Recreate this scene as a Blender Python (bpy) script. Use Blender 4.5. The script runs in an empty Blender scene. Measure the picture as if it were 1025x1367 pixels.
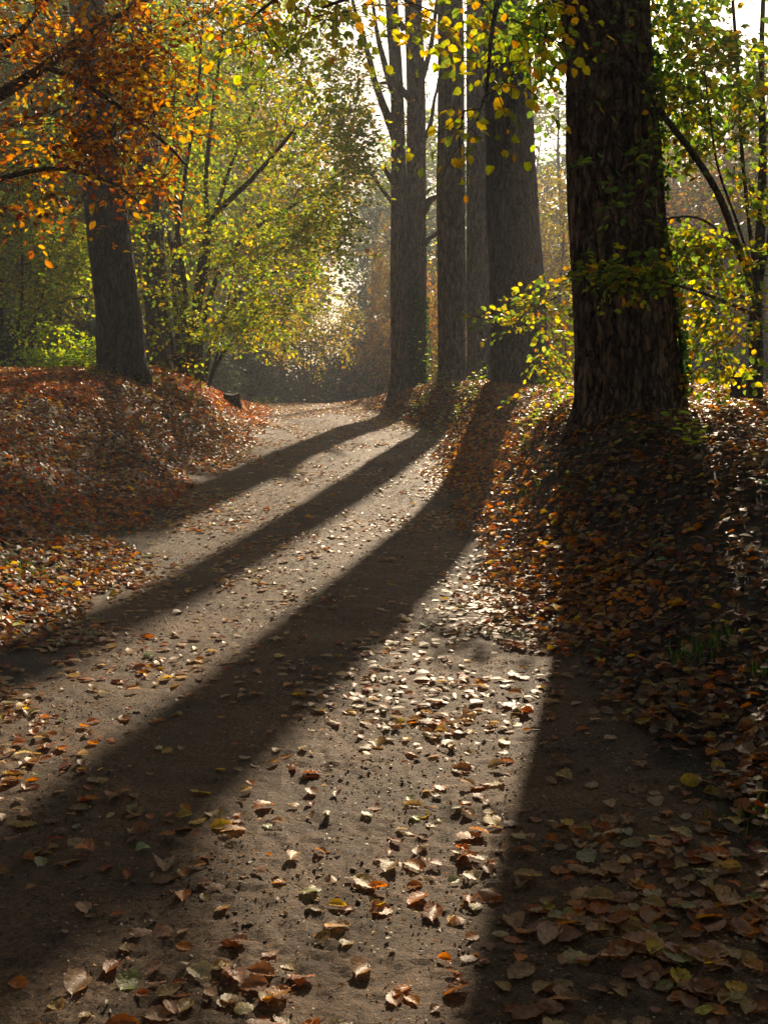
import bpy, math, random
import numpy as np
from mathutils import Vector, Matrix
R = math.radians
rng = np.random.default_rng(7)
random.seed(7)
S = bpy.context.scene
COL = S.collection

# ------------------------------------------------------------------ camera
F = 1500.0
CAM = np.array([0., 0., 1.6])
PITCH = math.atan((683.5 - 525.0) / F)
cd = bpy.data.cameras.new('camera'); cam = bpy.data.objects.new('camera', cd); COL.objects.link(cam)
cam.location = CAM; cam.rotation_euler = (R(90) - PITCH, 0, 0)
cd.sensor_fit = 'HORIZONTAL'; cd.sensor_width = 24.0; cd.lens = 24.0 * F / 1025.0
cd.clip_start = 0.05; cd.clip_end = 1500
S.camera = cam
cp, sp = math.cos(PITCH), math.sin(PITCH)

def P(px, py, d):
    u = (px - 512.5) / F; v = (683.5 - py) / F
    y = cp + v * sp; z = -sp + v * cp
    return np.array([CAM[0] + u * d / y, d, CAM[2] + z * d / y])

# ------------------------------------------------------------------ noise
_T = rng.random((64, 64, 64)).astype(np.float32)
def vnoise(x, y, z=None):
    if z is None: z = np.zeros_like(x)
    x = np.asarray(x, dtype=np.float64); y = np.asarray(y, dtype=np.float64); z = np.asarray(z, dtype=np.float64)
    xi = np.floor(x).astype(np.int64); yi = np.floor(y).astype(np.int64); zi = np.floor(z).astype(np.int64)
    fx = x - xi; fy = y - yi; fz = z - zi
    fx = fx*fx*(3-2*fx); fy = fy*fy*(3-2*fy); fz = fz*fz*(3-2*fz)
    a = xi & 63; b = (xi+1) & 63; c = yi & 63; d = (yi+1) & 63; e = zi & 63; f = (zi+1) & 63
    def L(p, q, t): return p + (q-p)*t
    return L(L(L(_T[a,c,e], _T[b,c,e], fx), L(_T[a,d,e], _T[b,d,e], fx), fy),
             L(L(_T[a,c,f], _T[b,c,f], fx), L(_T[a,d,f], _T[b,d,f], fx), fy), fz)
def fbm(x, y, z=None, o=4):
    s = 0; a = .5; t = 0
    if z is None: z = np.zeros_like(x)
    for k in range(o):
        s = s + a*vnoise(x*2**k + 13.1*k, y*2**k + 7.7*k, z*2**k + 3.3*k); t += a; a *= .5
    return s/t
def sstep(a, b, x):
    t = np.clip((x-a)/(b-a), 0, 1); return t*t*(3-2*t)

# ------------------------------------------------------------------ terrain
def hermite(kx, ky):
    kx = np.array(kx, float); ky = np.array(ky, float)
    s = np.diff(ky)/np.diff(kx)
    m = np.concatenate([[s[0]], np.where(s[1:]*s[:-1] > 0, (s[1:]+s[:-1])/2, 0), [s[-1]]])
    def f(x):
        x = np.clip(x, kx[0], kx[-1]); i = np.clip(np.searchsorted(kx, x, side='right')-1, 0, len(kx)-2)
        h = kx[i+1]-kx[i]; t = (x-kx[i])/h
        return ((2*t**3-3*t**2+1)*ky[i] + (t**3-2*t**2+t)*h*m[i] + (-2*t**3+3*t**2)*ky[i+1] + (t**3-t**2)*h*m[i+1])
    return f
g_path = hermite([-20, 0, 6, 9, 12.2, 15.7, 18.75, 23.9, 30, 36, 41, 50, 60, 80, 260], [0, 0, .02, .07, .18, .4, .64, .9, 1.12, 1.25, 1.16, .3, -.6, -1.2, -1.5])
x_r = hermite([-20, 0, 5, 8, 12, 16, 20, 24, 30, 38, 50, 260], [1.75, 1.45, 1.15, .9, .78, .85, .95, .6, -.3, -1.5, -4, -60])
x_l = hermite([-20, 0, 6, 9, 12, 16, 20, 24, 30, 38, 50, 260], [-2.7, -2.4, -2.1, -2.1, -2.5, -2.5, -2.4, -2.45, -3.0, -4.4, -7.5, -64])
h_r = hermite([-20, 4, 8, 11, 14, 21, 26, 30, 37, 46, 260], [.8, .8, 1.1, 1.32, 1.25, .98, .8, .5, .1, 0, 0])
h_l = hermite([-20, 5, 11, 22, 27, 33, 42, 260], [1.0, 1.1, 1.2, 1.25, 1.0, .6, 0, 0])

w_r = hermite([-20, 5, 9, 12, 17, 22, 30, 260], [2.6, 2.5, 1.85, 1.5, 1.35, 1.0, .9, .8])
w_l = hermite([-20, 8, 12, 18, 24, 30, 260], [3.0, 3.0, 2.9, 2.8, 2.7, 2.8, 2.8])
def gz(x, y, fine=True):
    x = np.asarray(x, float); y = np.asarray(y, float)
    xr = x_r(y); xl = x_l(y)
    z = g_path(y)
    ur = x - xr; ul = xl - x
    z = z + h_r(y)*sstep(0, 1, (ur+.15)/w_r(y)) + h_l(y)*sstep(0, 1, (ul+.25)/w_l(y))
    off = np.maximum(ur, ul)
    bank = sstep(0, 1.2, off)
    z = z + bank*(fbm(x*.5, y*.5, o=3)-.5)*.16 + bank*(fbm(x*2.3+9, y*2.3, o=3)-.5)*.05
    far = sstep(60, 150, y)
    z = z + (fbm(x*.05, y*.05, o=2)-.5)*1.5*far
    # path: worn ruts and scuffs
    c = (xr+xl)/2
    w = 1-sstep(-.3, .2, off)
    z = z + w*(.012*np.cos((x-c)*3.6) + (fbm(x*1.1, y*.8, o=3)-.5)*.05)
    if fine:
        z = z + w*((fbm(x*9, y*9, o=3)-.5)*.020 + (fbm(x*26+5, y*26, o=3)-.5)*.024*(.4+1.2*vnoise(x*3, y*3))) + bank*(fbm(x*9, y*9, o=3)-.5)*.022
    return z
def gnorm(x, y):
    e = .08
    n = np.stack([-(gz(x+e, y, False)-gz(x-e, y, False))/(2*e), -(gz(x, y+e, False)-gz(x, y-e, False))/(2*e), np.ones_like(np.asarray(x, float))], -1)
    return n/np.linalg.norm(n, axis=-1, keepdims=True)
def on_path(x, y):
    e = (vnoise(x*1.7, y*1.7)-.5)*.5 + (vnoise(x*6, y*6)-.5)*.2
    return (x < x_r(y)+e) & (x > x_l(y)-e)

# ------------------------------------------------------------------ mesh helpers
def mk_mesh(name, verts, faces, mat=None, cols=None, smooth=True):
    """faces: list of int arrays (n,k)"""
    me = bpy.data.meshes.new(name)
    verts = np.asarray(verts, dtype=np.float32)
    me.vertices.add(len(verts)); me.vertices.foreach_set('co', verts.ravel())
    faces = [np.asarray(f, dtype=np.int32) for f in faces if len(f)]
    nl = sum(f.size for f in faces); npoly = sum(len(f) for f in faces)
    me.loops.add(nl); me.polygons.add(npoly)
    me.loops.foreach_set('vertex_index', np.concatenate([f.ravel() for f in faces]))
    st = []; o = 0
    for f in faces:
        st.append(o + np.arange(len(f))*f.shape[1]); o += f.size
    me.polygons.foreach_set('loop_start', np.concatenate(st).astype(np.int32))
    me.polygons.foreach_set('use_smooth', np.full(npoly, smooth))
    if cols is not None:
        a = me.color_attributes.new('Col', 'FLOAT_COLOR', 'POINT')
        c = np.ones((len(verts), 4), dtype=np.float32); c[:, :3] = cols
        a.data.foreach_set('color', c.ravel())
    me.update(calc_edges=True)
    if mat: me.materials.append(mat)
    return me
class MB:
    def __init__(s): s.v = []; s.f = {}; s.c = []; s.n = 0
    def add(s, v, faces, c=None):
        v = np.asarray(v, float).reshape(-1, 3)
        for f in faces:
            if len(f):
                f = np.asarray(f); s.f.setdefault(f.shape[1], []).append(f + s.n)
        s.v.append(v)
        s.c.append(np.broadcast_to(np.array([.1, .1, .1]) if c is None else c, (len(v), 3)))
        s.n += len(v)
    def build(s, name, mat, parent=None, smooth=True, origin=None):
        v = np.concatenate(s.v)
        if origin is not None: v = v - np.asarray(origin)
        me = mk_mesh(name, v, [np.concatenate(x) for x in s.f.values()], mat, np.concatenate(s.c), smooth)
        o = bpy.data.objects.new(name, me); COL.objects.link(o)
        if origin is not None and parent is None: o.location = origin
        if parent is not None: o.parent = parent
        return o
def tag(o, label=None, cat=None, group=None, kind=None):
    if label: o['label'] = label
    if cat: o['category'] = cat
    if group: o['group'] = group
    if kind: o['kind'] = kind
    return o
def empty(name, loc, label, cat, group=None):
    o = bpy.data.objects.new(name, None); o.empty_display_size = .2; COL.objects.link(o); o.location = loc
    return tag(o, label, cat, group)
def copy_tree(o, parent=None):
    c = o.copy(); COL.objects.link(c); c.parent = parent
    for ch in list(o.children): copy_tree(ch, c)
    return c

def tube(mb, pts, rad, sides=8, col=None, cap=True):
    pts = np.asarray(pts, float); n = len(pts); rad = np.broadcast_to(rad, (n,))
    t = np.gradient(pts, axis=0); t /= np.linalg.norm(t, axis=1, keepdims=True)+1e-9
    ref = np.array([1., 0, 0]) if abs(t[0][0]) < .8 else np.array([0, 1., 0])
    us = []
    for i in range(n):
        u = ref - t[i]*np.dot(ref, t[i]); u /= np.linalg.norm(u)+1e-9; ref = u; us.append(u)
    us = np.array(us); ws = np.cross(t, us)
    a = np.linspace(0, 2*np.pi, sides, endpoint=False)
    v = pts[:, None] + rad[:, None, None]*(np.cos(a)[None, :, None]*us[:, None]+np.sin(a)[None, :, None]*ws[:, None])
    i = np.arange(n-1)[:, None]*sides; j = np.arange(sides)[None]; k = (j+1) % sides
    f = np.stack([i+j, i+k, i+sides+k, i+sides+j], -1).reshape(-1, 4)
    v = np.concatenate([v.reshape(-1, 3), pts[-1:]+t[-1:]*rad[-1]*.5])
    fs = [f]
    if cap: fs.append(np.stack([(n-1)*sides+np.arange(sides), (n-1)*sides+(np.arange(sides)+1) % sides, np.full(sides, n*sides)], -1))
    mb.add(v, fs, col)

def edges_tubes(mb, A, B, ra, rb, sides=4, col=None):
    A = np.asarray(A); B = np.asarray(B)
    t = B-A; L = np.linalg.norm(t, axis=1, keepdims=True)+1e-9; t = t/L
    ref = np.where(np.abs(t[:, 2:3]) < .8, np.array([[0, 0, 1.]]), np.array([[1., 0, 0]]))
    u = np.cross(t, ref); u /= np.linalg.norm(u, axis=1, keepdims=True)+1e-9; w = np.cross(t, u)
    a = np.linspace(0, 2*np.pi, sides, endpoint=False)
    ring = np.cos(a)[None, :, None]*u[:, None]+np.sin(a)[None, :, None]*w[:, None]
    v = np.concatenate([A[:, None]+ring*np.asarray(ra)[:, None, None], B[:, None]+ring*np.asarray(rb)[:, None, None]], 1)
    N = len(A); i = np.arange(N)[:, None]*2*sides; j = np.arange(sides)[None]; k = (j+1) % sides
    f = np.stack([i+j, i+k, i+sides+k, i+sides+j], -1).reshape(-1, 4)
    mb.add(v.reshape(-1, 3), [f], col)

def unit(a): return a/(np.linalg.norm(a, axis=-1, keepdims=True)+1e-9)

def leaves(mb, pos, d, n, L, W, col, lod=1, curlA=None, curlB=None, shape=.85, jag=0.):
    """batch of leaves; pos = stalk end, d = midrib direction, n = leaf normal"""
    N = len(pos)
    if N == 0: return
    d = unit(d); s = unit(np.cross(d, n)); n = np.cross(s, d)
    L = np.broadcast_to(L, (N,)); W = np.broadcast_to(W, (N,))
    cA = rng.normal(.15, .25, N) if curlA is None else curlA
    cB = rng.normal(0, .12, N) if curlB is None else curlB
    if lod == 2:
        ss = np.array([0, .45, .45, 1.]); tt = np.array([0, -1, 1, 0.])
        tris = np.array([[0, 2, 3], [0, 3, 1]]); quads = None
    elif lod == 1:
        ss = np.array([0, .28, .28, .28, .66, .66, .66, 1.]); tt = np.array([0, -1, 0, 1, -1, 0, 1, 0.])
        tris = np.array([[0, 2, 1], [0, 3, 2], [4, 5, 7], [5, 6, 7]]); quads = np.array([[1, 2, 5, 4], [2, 3, 6, 5]])
    else:
        m = 10; s1 = np.linspace(.02, .98, m)
        ss = np.concatenate([[0]]+[[q]*5 for q in s1]+[[1.]]); tt = np.concatenate([[0]]+[[-1, -.5, 0, .5, 1.]]*m+[[0]])
        tris = [[0, 1+j+1, 1+j] for j in range(4)]+[[1+5*(m-1)+j, 1+5*(m-1)+j+1, 1+5*m] for j in range(4)]
        tris = np.array(tris)
        quads = np.array([[1+5*i+j, 1+5*i+j+1, 1+5*i+5+j+1, 1+5*i+5+j] for i in range(m-1) for j in range(4)])
    w = np.sin(np.pi*np.clip(ss, 0, 1)**shape)**.62
    if lod == 1: w = np.where((ss > 0) & (ss < 1), np.where(ss < .5, .86, .84), 0)
    if lod == 2: w = np.where(tt != 0, 1, 0.)
    w = np.broadcast_to(w, (N, len(ss))).copy()
    if jag and lod < 2:
        if lod == 0:
            w = w*(1+jag*rng.normal(0, 1, w.shape)*.35+jag*.5*np.where((np.arange(len(ss))//5) % 2 == 0, 1, -1)[None])
        else: w = w*(1+jag*rng.normal(0, 1, w.shape))
    X = tt[None]*w*W[:, None]/2
    Y = ss[None]*L[:, None]
    Z = cA[:, None]*(np.abs(tt[None])*w)**2*W[:, None]*.6 + cB[:, None]*L[:, None]*4*(ss[None]*(1-ss[None]))*np.sign(.6) + .10*W[:, None]*np.abs(tt[None])
    if lod == 0:
        Z = Z + (np.where((np.arange(len(ss))) % 10 < 5, 1, -1)[None])*np.abs(tt[None])*.035*W[:, None]
        Z = Z + np.cumsum(rng.normal(0, .018, Z.shape), axis=1)*W[:, None]*.5*np.abs(tt[None])
        Z = Z + (rng.normal(0, .35, N)[:, None])*tt[None]*w*ss[None]*W[:, None]*.5
    v = pos[:, None]+X[..., None]*s[:, None]+Y[..., None]*d[:, None]+Z[..., None]*n[:, None]
    nv = len(ss); off = (np.arange(N)*nv)[:, None, None]
    fs = [(tris[None]+off).reshape(-1, 3)]
    if quads is not None: fs.append((quads[None]+off).reshape(-1, 4))
    c = np.repeat(np.broadcast_to(col, (N, 3)), nv, axis=0)
    mb.add(v.reshape(-1, 3), fs, c)

# ------------------------------------------------------------------ materials
def nodes_mat(name):
    m = bpy.data.materials.new(name); m.use_nodes = True
    nt = m.node_tree; nt.nodes.clear()
    out = nt.nodes.new('ShaderNodeOutputMaterial')
    def N(t, **k):
        n = nt.nodes.new(t)
        for a, b in k.items():
            if a.startswith('i_'):
                key = a[2:]; key = int(key) if key.isdigit() else key.replace('_', ' ')
                n.inputs[key].default_value = b
            else: setattr(n, a, b)
        return n
    def Lk(a, b): nt.links.new(a, b)
    return m, nt, N, Lk, out
def ramp(N, pts):
    r = N('ShaderNodeValToRGB'); e = r.color_ramp.elements
    while len(e) < len(pts): e.new(.5)
    for i, (p, c) in enumerate(pts): e[i].position = p; e[i].color = (*c, 1) if len(c) == 3 else c
    return r
def leaf_mat(name, trans=.5, rough=.45, spec=.35, tgain=1.7, bump=0.):
    m, nt, N, Lk, out = nodes_mat(name)
    at = N('ShaderNodeVertexColor', layer_name='Col')
    geo = N('ShaderNodeNewGeometry')
    no = N('ShaderNodeTexNoise', i_Scale=70., i_Detail=2.); Lk(geo.outputs['Position'], no.inputs['Vector'])
    mr = N('ShaderNodeMapRange', i_3=.65, i_4=1.3); mr.inputs[1].default_value = .3; mr.inputs[2].default_value = .7
    Lk(no.outputs['Fac'], mr.inputs[0])
    mul = N('ShaderNodeVectorMath', operation='SCALE'); Lk(at.outputs['Color'], mul.inputs[0]); Lk(mr.outputs[0], mul.inputs['Scale'])
    p = N('ShaderNodeBsdfPrincipled', i_Roughness=rough); p.inputs['Specular IOR Level'].default_value = spec
    Lk(mul.outputs[0], p.inputs['Base Color'])
    sat = N('ShaderNodeHueSaturation', i_Saturation=1.12, i_Value=tgain); Lk(mul.outputs[0], sat.inputs['Color'])
    t = N('ShaderNodeBsdfTranslucent'); Lk(sat.outputs[0], t.inputs['Color'])
    mx = N('ShaderNodeMixShader', i_0=trans); Lk(p.outputs[0], mx.inputs[1]); Lk(t.outputs[0], mx.inputs[2])
    Lk(mx.outputs[0], out.inputs['Surface'])
    if bump:
        b = N('ShaderNodeBump', i_Strength=bump, i_Distance=.004)
        no2 = N('ShaderNodeTexNoise', i_Scale=160., i_Detail=2.); Lk(geo.outputs['Position'], no2.inputs['Vector'])
        Lk(no2.outputs['Fac'], b.inputs['Height']); Lk(b.outputs[0], p.inputs['Normal'])
    return m
def soil_mat(name, c1, c2, c3, peb=.0, bump=1.):
    m, nt, N, Lk, out = nodes_mat(name)
    geo = N('ShaderNodeNewGeometry')
    a = N('ShaderNodeTexNoise', i_Scale=1.3, i_Detail=8., i_Roughness=.72); Lk(geo.outputs['Position'], a.inputs['Vector'])
    b = N('ShaderNodeTexNoise', i_Scale=60., i_Detail=5., i_Roughness=.7); Lk(geo.outputs['Position'], b.inputs['Vector'])
    r1 = ramp(N, [(.35, c1), (.68, c2)]); Lk(a.outputs['Fac'], r1.inputs['Fac'])
    r2 = ramp(N, [(.36, (.3, .29, .28)), (.6, (1.35, 1.28, 1.2))]); Lk(b.outputs['Fac'], r2.inputs['Fac'])
    mx = N('ShaderNodeMix', data_type='RGBA', blend_type='MULTIPLY'); mx.inputs[0].default_value = 1
    Lk(r1.outputs[0], mx.inputs[6]); Lk(r2.outputs[0], mx.inputs[7])
    vo = N('ShaderNodeTexVoronoi', i_Scale=75.); Lk(geo.outputs['Position'], vo.inputs['Vector'])
    rv = ramp(N, [(.0, (1, 1, 1)), (.34, (0, 0, 0))]); Lk(vo.outputs['Distance'], rv.inputs['Fac'])
    wn = N('ShaderNodeTexNoise', i_Scale=9., i_Detail=3.); Lk(geo.outputs['Position'], wn.inputs['Vector'])
    rw = ramp(N, [(.52, (0, 0, 0)), (.66, (1, 1, 1))]); Lk(wn.outputs['Fac'], rw.inputs['Fac'])
    mm = N('ShaderNodeMath', operation='MULTIPLY'); Lk(rv.outputs[0], mm.inputs[0]); Lk(rw.outputs[0], mm.inputs[1])
    mp = N('ShaderNodeMath', operation='MULTIPLY'); Lk(mm.outputs[0], mp.inputs[0]); mp.inputs[1].default_value = peb
    m2 = N('ShaderNodeMix', data_type='RGBA'); Lk(mp.outputs[0], m2.inputs[0]); Lk(mx.outputs[2], m2.inputs[6]); m2.inputs[7].default_value = (*c3, 1)
    p = N('ShaderNodeBsdfPrincipled', i_Roughness=.7); p.inputs['Specular IOR Level'].default_value = .28
    Lk(m2.outputs[2], p.inputs['Base Color'])
    fb = N('ShaderNodeTexNoise', i_Scale=130., i_Detail=4., i_Roughness=.7); Lk(geo.outputs['Position'], fb.inputs['Vector'])
    b1 = N('ShaderNodeBump', i_Strength=1*bump, i_Distance=.03); Lk(b.outputs['Fac'], b1.inputs['Height'])
    b2 = N('ShaderNodeBump', i_Strength=1*bump, i_Distance=.009); Lk(fb.outputs['Fac'], b2.inputs['Height']); Lk(b1.outputs[0], b2.inputs['Normal'])
    b3 = N('ShaderNodeBump', i_Strength=.6*bump, i_Distance=.006); Lk(mm.outputs[0], b3.inputs['Height']); Lk(b2.outputs[0], b3.inputs['Normal'])
    Lk(b3.outputs[0], p.inputs['Normal']); Lk(p.outputs[0], out.inputs['Surface'])
    return m
def bark_mat(name, c1, c2, moss=(.05, .06, .02), mossf=.25, sx=16., sz=3., bump=1., crk=11.):
    m, nt, N, Lk, out = nodes_mat(name)
    tc = N('ShaderNodeNewGeometry')
    mp = N('ShaderNodeMapping'); mp.inputs['Scale'].default_value = (sx, sx, sz); Lk(tc.outputs['Position'], mp.inputs['Vector'])
    a = N('ShaderNodeTexNoise', i_Scale=1., i_Detail=7., i_Roughness=.68, i_Distortion=.35); Lk(mp.outputs[0], a.inputs['Vector'])
    r = ramp(N, [(.36, tuple(k*.22 for k in c1)), (.47, c1), (.64, tuple(k*1.15 for k in c2))]); Lk(a.outputs['Fac'], r.inputs['Fac'])
    g = N('ShaderNodeTexNoise', i_Scale=1.3, i_Detail=4.); Lk(tc.outputs['Position'], g.inputs['Vector'])
    rg = ramp(N, [(.48, (0, 0, 0)), (.72, (mossf, mossf, mossf))]); Lk(g.outputs['Fac'], rg.inputs['Fac'])
    mx = N('ShaderNodeMix', data_type='RGBA'); Lk(rg.outputs[0], mx.inputs[0]); Lk(r.outputs[0], mx.inputs[6]); mx.inputs[7].default_value = (*moss, 1)
    wq = N('ShaderNodeTexNoise', i_Scale=5., i_Detail=2.); Lk(tc.outputs['Position'], wq.inputs['Vector'])
    ws = N('ShaderNodeVectorMath', operation='MULTIPLY_ADD'); Lk(wq.outputs['Color'], ws.inputs[0]); ws.inputs[1].default_value = (.26, .26, .5); Lk(tc.outputs['Position'], ws.inputs[2])
    mq = N('ShaderNodeMapping'); mq.inputs['Scale'].default_value = (crk, crk, crk*.12); Lk(ws.outputs[0], mq.inputs['Vector'])
    vo = N('ShaderNodeTexVoronoi', feature='DISTANCE_TO_EDGE', i_Scale=1.); Lk(mq.outputs[0], vo.inputs['Vector'])
    cr = N('ShaderNodeMapRange', i_3=0., i_4=1.); cr.inputs[1].default_value = .0; cr.inputs[2].default_value = .16; Lk(vo.outputs['Distance'], cr.inputs[0])
    rc = ramp(N, [(.0, (.42, .40, .38)), (.8, (1, 1, 1))]); Lk(cr.outputs[0], rc.inputs['Fac'])
    mc = N('ShaderNodeMix', data_type='RGBA', blend_type='MULTIPLY'); mc.inputs[0].default_value = 1; Lk(mx.outputs[2], mc.inputs[6]); Lk(rc.outputs[0], mc.inputs[7])
    p = N('ShaderNodeBsdfPrincipled', i_Roughness=.8); p.inputs['Specular IOR Level'].default_value = .3
    Lk(mc.outputs[2], p.inputs['Base Color'])
    b0 = N('ShaderNodeBump', i_Strength=1., i_Distance=.045*bump); Lk(cr.outputs[0], b0.inputs['Height'])
    b1 = N('ShaderNodeBump', i_Strength=1.*bump, i_Distance=.03); Lk(a.outputs['Fac'], b1.inputs['Height']); Lk(b0.outputs[0], b1.inputs['Normal'])
    Lk(b1.outputs[0], p.inputs['Normal']); Lk(p.outputs[0], out.inputs['Surface'])
    return m
M = {}
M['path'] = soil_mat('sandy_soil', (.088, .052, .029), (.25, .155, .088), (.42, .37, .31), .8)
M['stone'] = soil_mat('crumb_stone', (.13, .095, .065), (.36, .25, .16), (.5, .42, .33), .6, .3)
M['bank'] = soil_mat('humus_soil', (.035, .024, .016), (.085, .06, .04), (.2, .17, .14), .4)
M['bark_red'] = bark_mat('ridged_brown_bark', (.15, .088, .052), (.31, .195, .125), mossf=.3, sx=26, sz=7, crk=10)
M['bark_grey'] = bark_mat('furrowed_grey_bark', (.105, .08, .06), (.20, .16, .125), mossf=.25, sx=20, sz=4.5, crk=12)
M['bark_pale'] = bark_mat('pale_grey_bark', (.15, .122, .098), (.29, .24, .195), mossf=.3, sx=20, sz=4.5, crk=10)
M['bark_dark'] = bark_mat('dark_bark', (.055, .04, .03), (.11, .084, .062), mossf=.35, sx=18, sz=5)
M['twig'] = bark_mat('twig_bark', (.07, .052, .038), (.16, .125, .095), mossf=.3, sx=30, sz=30, bump=.3)
M['leaf'] = leaf_mat('living_leaf', .58, .45, .25, 2.5)
M['leaf_far'] = leaf_mat('distant_leaf', .5, .55, .2, 2.0)
M['litter'] = leaf_mat('fallen_leaf_skin', .38, .44, .34, 2.5, .5)
M['grass'] = leaf_mat('grass_blade', .45, .4, .4, 1.8)

# ------------------------------------------------------------------ ground sheet + path (cut from one grid)
def build_ground():
    ys = [-20.]
    while ys[-1] < 240:
        y = ys[-1]
        ys.append(y + (.6 if y < 0 else max(.016, abs(y+.6)*.0048) if y < 42 else min(4, .2+(y-42)*.05)) if not (-2.2 < y < 1.4) else y+.12)
    ys = np.array(ys)
    ui = np.arange(-.44, .4401, .0030)
    uo = [ui[-1]]; st = .004
    while uo[-1] < 26: uo.append(uo[-1]+st); st *= 1.12
    uo = np.array(uo[1:])
    us = np.concatenate([-uo[::-1], ui, uo])
    Y = np.repeat(ys[:, None], len(us), 1)
    X = us[None]*(np.maximum(ys, 0)[:, None]+3.5)
    X = np.clip(X, -150, 150)
    X = X + np.where(np.abs(X) >= 150, us[None]*.5, 0)
    Z = gz(X, Y)
    V = np.stack([X, Y, Z], -1).reshape(-1, 3)
    ny, nx = Y.shape
    i = np.arange(ny-1)[:, None]*nx; j = np.arange(nx-1)[None]
    Fq = np.stack([i+j, i+j+1, i+nx+j+1, i+nx+j], -1).reshape(-1, 4)
    c = V[Fq].mean(1)
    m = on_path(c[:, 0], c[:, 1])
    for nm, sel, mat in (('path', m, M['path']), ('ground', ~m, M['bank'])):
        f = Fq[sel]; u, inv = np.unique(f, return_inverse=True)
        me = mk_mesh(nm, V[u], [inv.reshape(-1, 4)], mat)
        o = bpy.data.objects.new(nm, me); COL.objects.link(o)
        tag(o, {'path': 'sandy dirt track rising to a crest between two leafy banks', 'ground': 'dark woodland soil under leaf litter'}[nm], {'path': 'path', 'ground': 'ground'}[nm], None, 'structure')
build_ground()

# ------------------------------------------------------------------ trunks
def trunk_mesh(name, prof, d, mat, parent, origin, top=16., seg=120, dz=.05, fis=.012, kx=14., kz=2.6, lobes=(5, .07), flare=.0, ph=0., ddepth=0., sink=.9):
    """prof: (py, centre px, half width px) from the foot up, at depth d"""
    zz = []; cx = []; cy = []; rr = []
    for py, c, hw in prof:
        p = P(c, py, d); zz.append(p[2]); cx.append(p[0]); cy.append(d+ddepth*(p[2]-zz[0])); rr.append(hw*np.linalg.norm([d])/F)
    # extend downwards (sunk) and upwards
    n = len(zz)
    sl = (cx[-1]-cx[-2])/(zz[-1]-zz[-2])
    ztop = top
    zz = [zz[0]-sink]+zz+[ztop]; cx = [cx[0]]+cx+[cx[-1]+sl*(ztop-zz[-1])*.6]; cy = [cy[0]]+cy+[cy[-1]+ddepth*(ztop-zz[-1])]; rr = [rr[0]*1.08]+rr+[max(rr[-1]*.55, .05)]
    if ztop <= zz[-2]: raise Exception(name)
    z = []; q = zz[0]
    while q < ztop:
        z.append(q); q += dz*(1 if q < 9 else 4)
    z.append(ztop); z = np.array(z)
    fx, fy, fr = hermite(zz, cx), hermite(zz, cy), hermite(zz, rr)
    X0, Y0, R0 = fx(z), fy(z), fr(z)
    h = z-zz[1]
    a = np.linspace(0, 2*np.pi, seg, endpoint=False)
    A, H = np.meshgrid(a, h)
    lob = 1+lobes[1]*np.exp(-np.maximum(H, 0)/.7)*(np.cos(lobes[0]*A+ph)+.6*np.cos((lobes[0]-2)*A+1.7+ph)) + .02*np.cos(3*A+H*.4)
    wav = (fbm(np.cos(A)*2+ph*3+10, np.sin(A)*2+10, H*.9+20, o=2)-.5)*.10
    Rr = R0[:, None]*(lob+wav)
    ca, sa = np.cos(A)*R0[:, None], np.sin(A)*R0[:, None]
    w = (fbm(ca*5+30, sa*5+30, H*2.2+30, o=2)-.5)*.9
    n1 = fbm(ca*kx+w+50, sa*kx+w+50, H*kz+50+w, o=3)
    ridge = np.clip(np.abs(n1-.5)*11, 0, 1)**.8
    n2 = vnoise(ca*kx*2.5+9, sa*kx*2.5+9, H*kz*2.6+9)
    Rr = Rr+fis*(ridge-.7)+fis*.35*(n2-.5)
    V = np.stack([X0[:, None]+np.cos(A)*Rr, Y0[:, None]+np.sin(A)*Rr, np.repeat(z[:, None], seg, 1)], -1)
    nz = len(z); i = np.arange(nz-1)[:, None]*seg; j = np.arange(seg)[None]; k = (j+1) % seg
    f = np.stack([i+j, i+k, i+seg+k, i+seg+j], -1).reshape(-1, 4)
    V = np.concatenate([V.reshape(-1, 3), [[X0[-1], Y0[-1], z[-1]+.1]]])
    t = np.stack([(nz-1)*seg+np.arange(seg), (nz-1)*seg+(np.arange(seg)+1) % seg, np.full(seg, nz*seg)], -1)
    me = mk_mesh(name, V-np.asarray(origin), [f, t], mat)
    o = bpy.data.objects.new(name, me); COL.objects.link(o); o.parent = parent
    return o, (fx, fy, fr)

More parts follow.
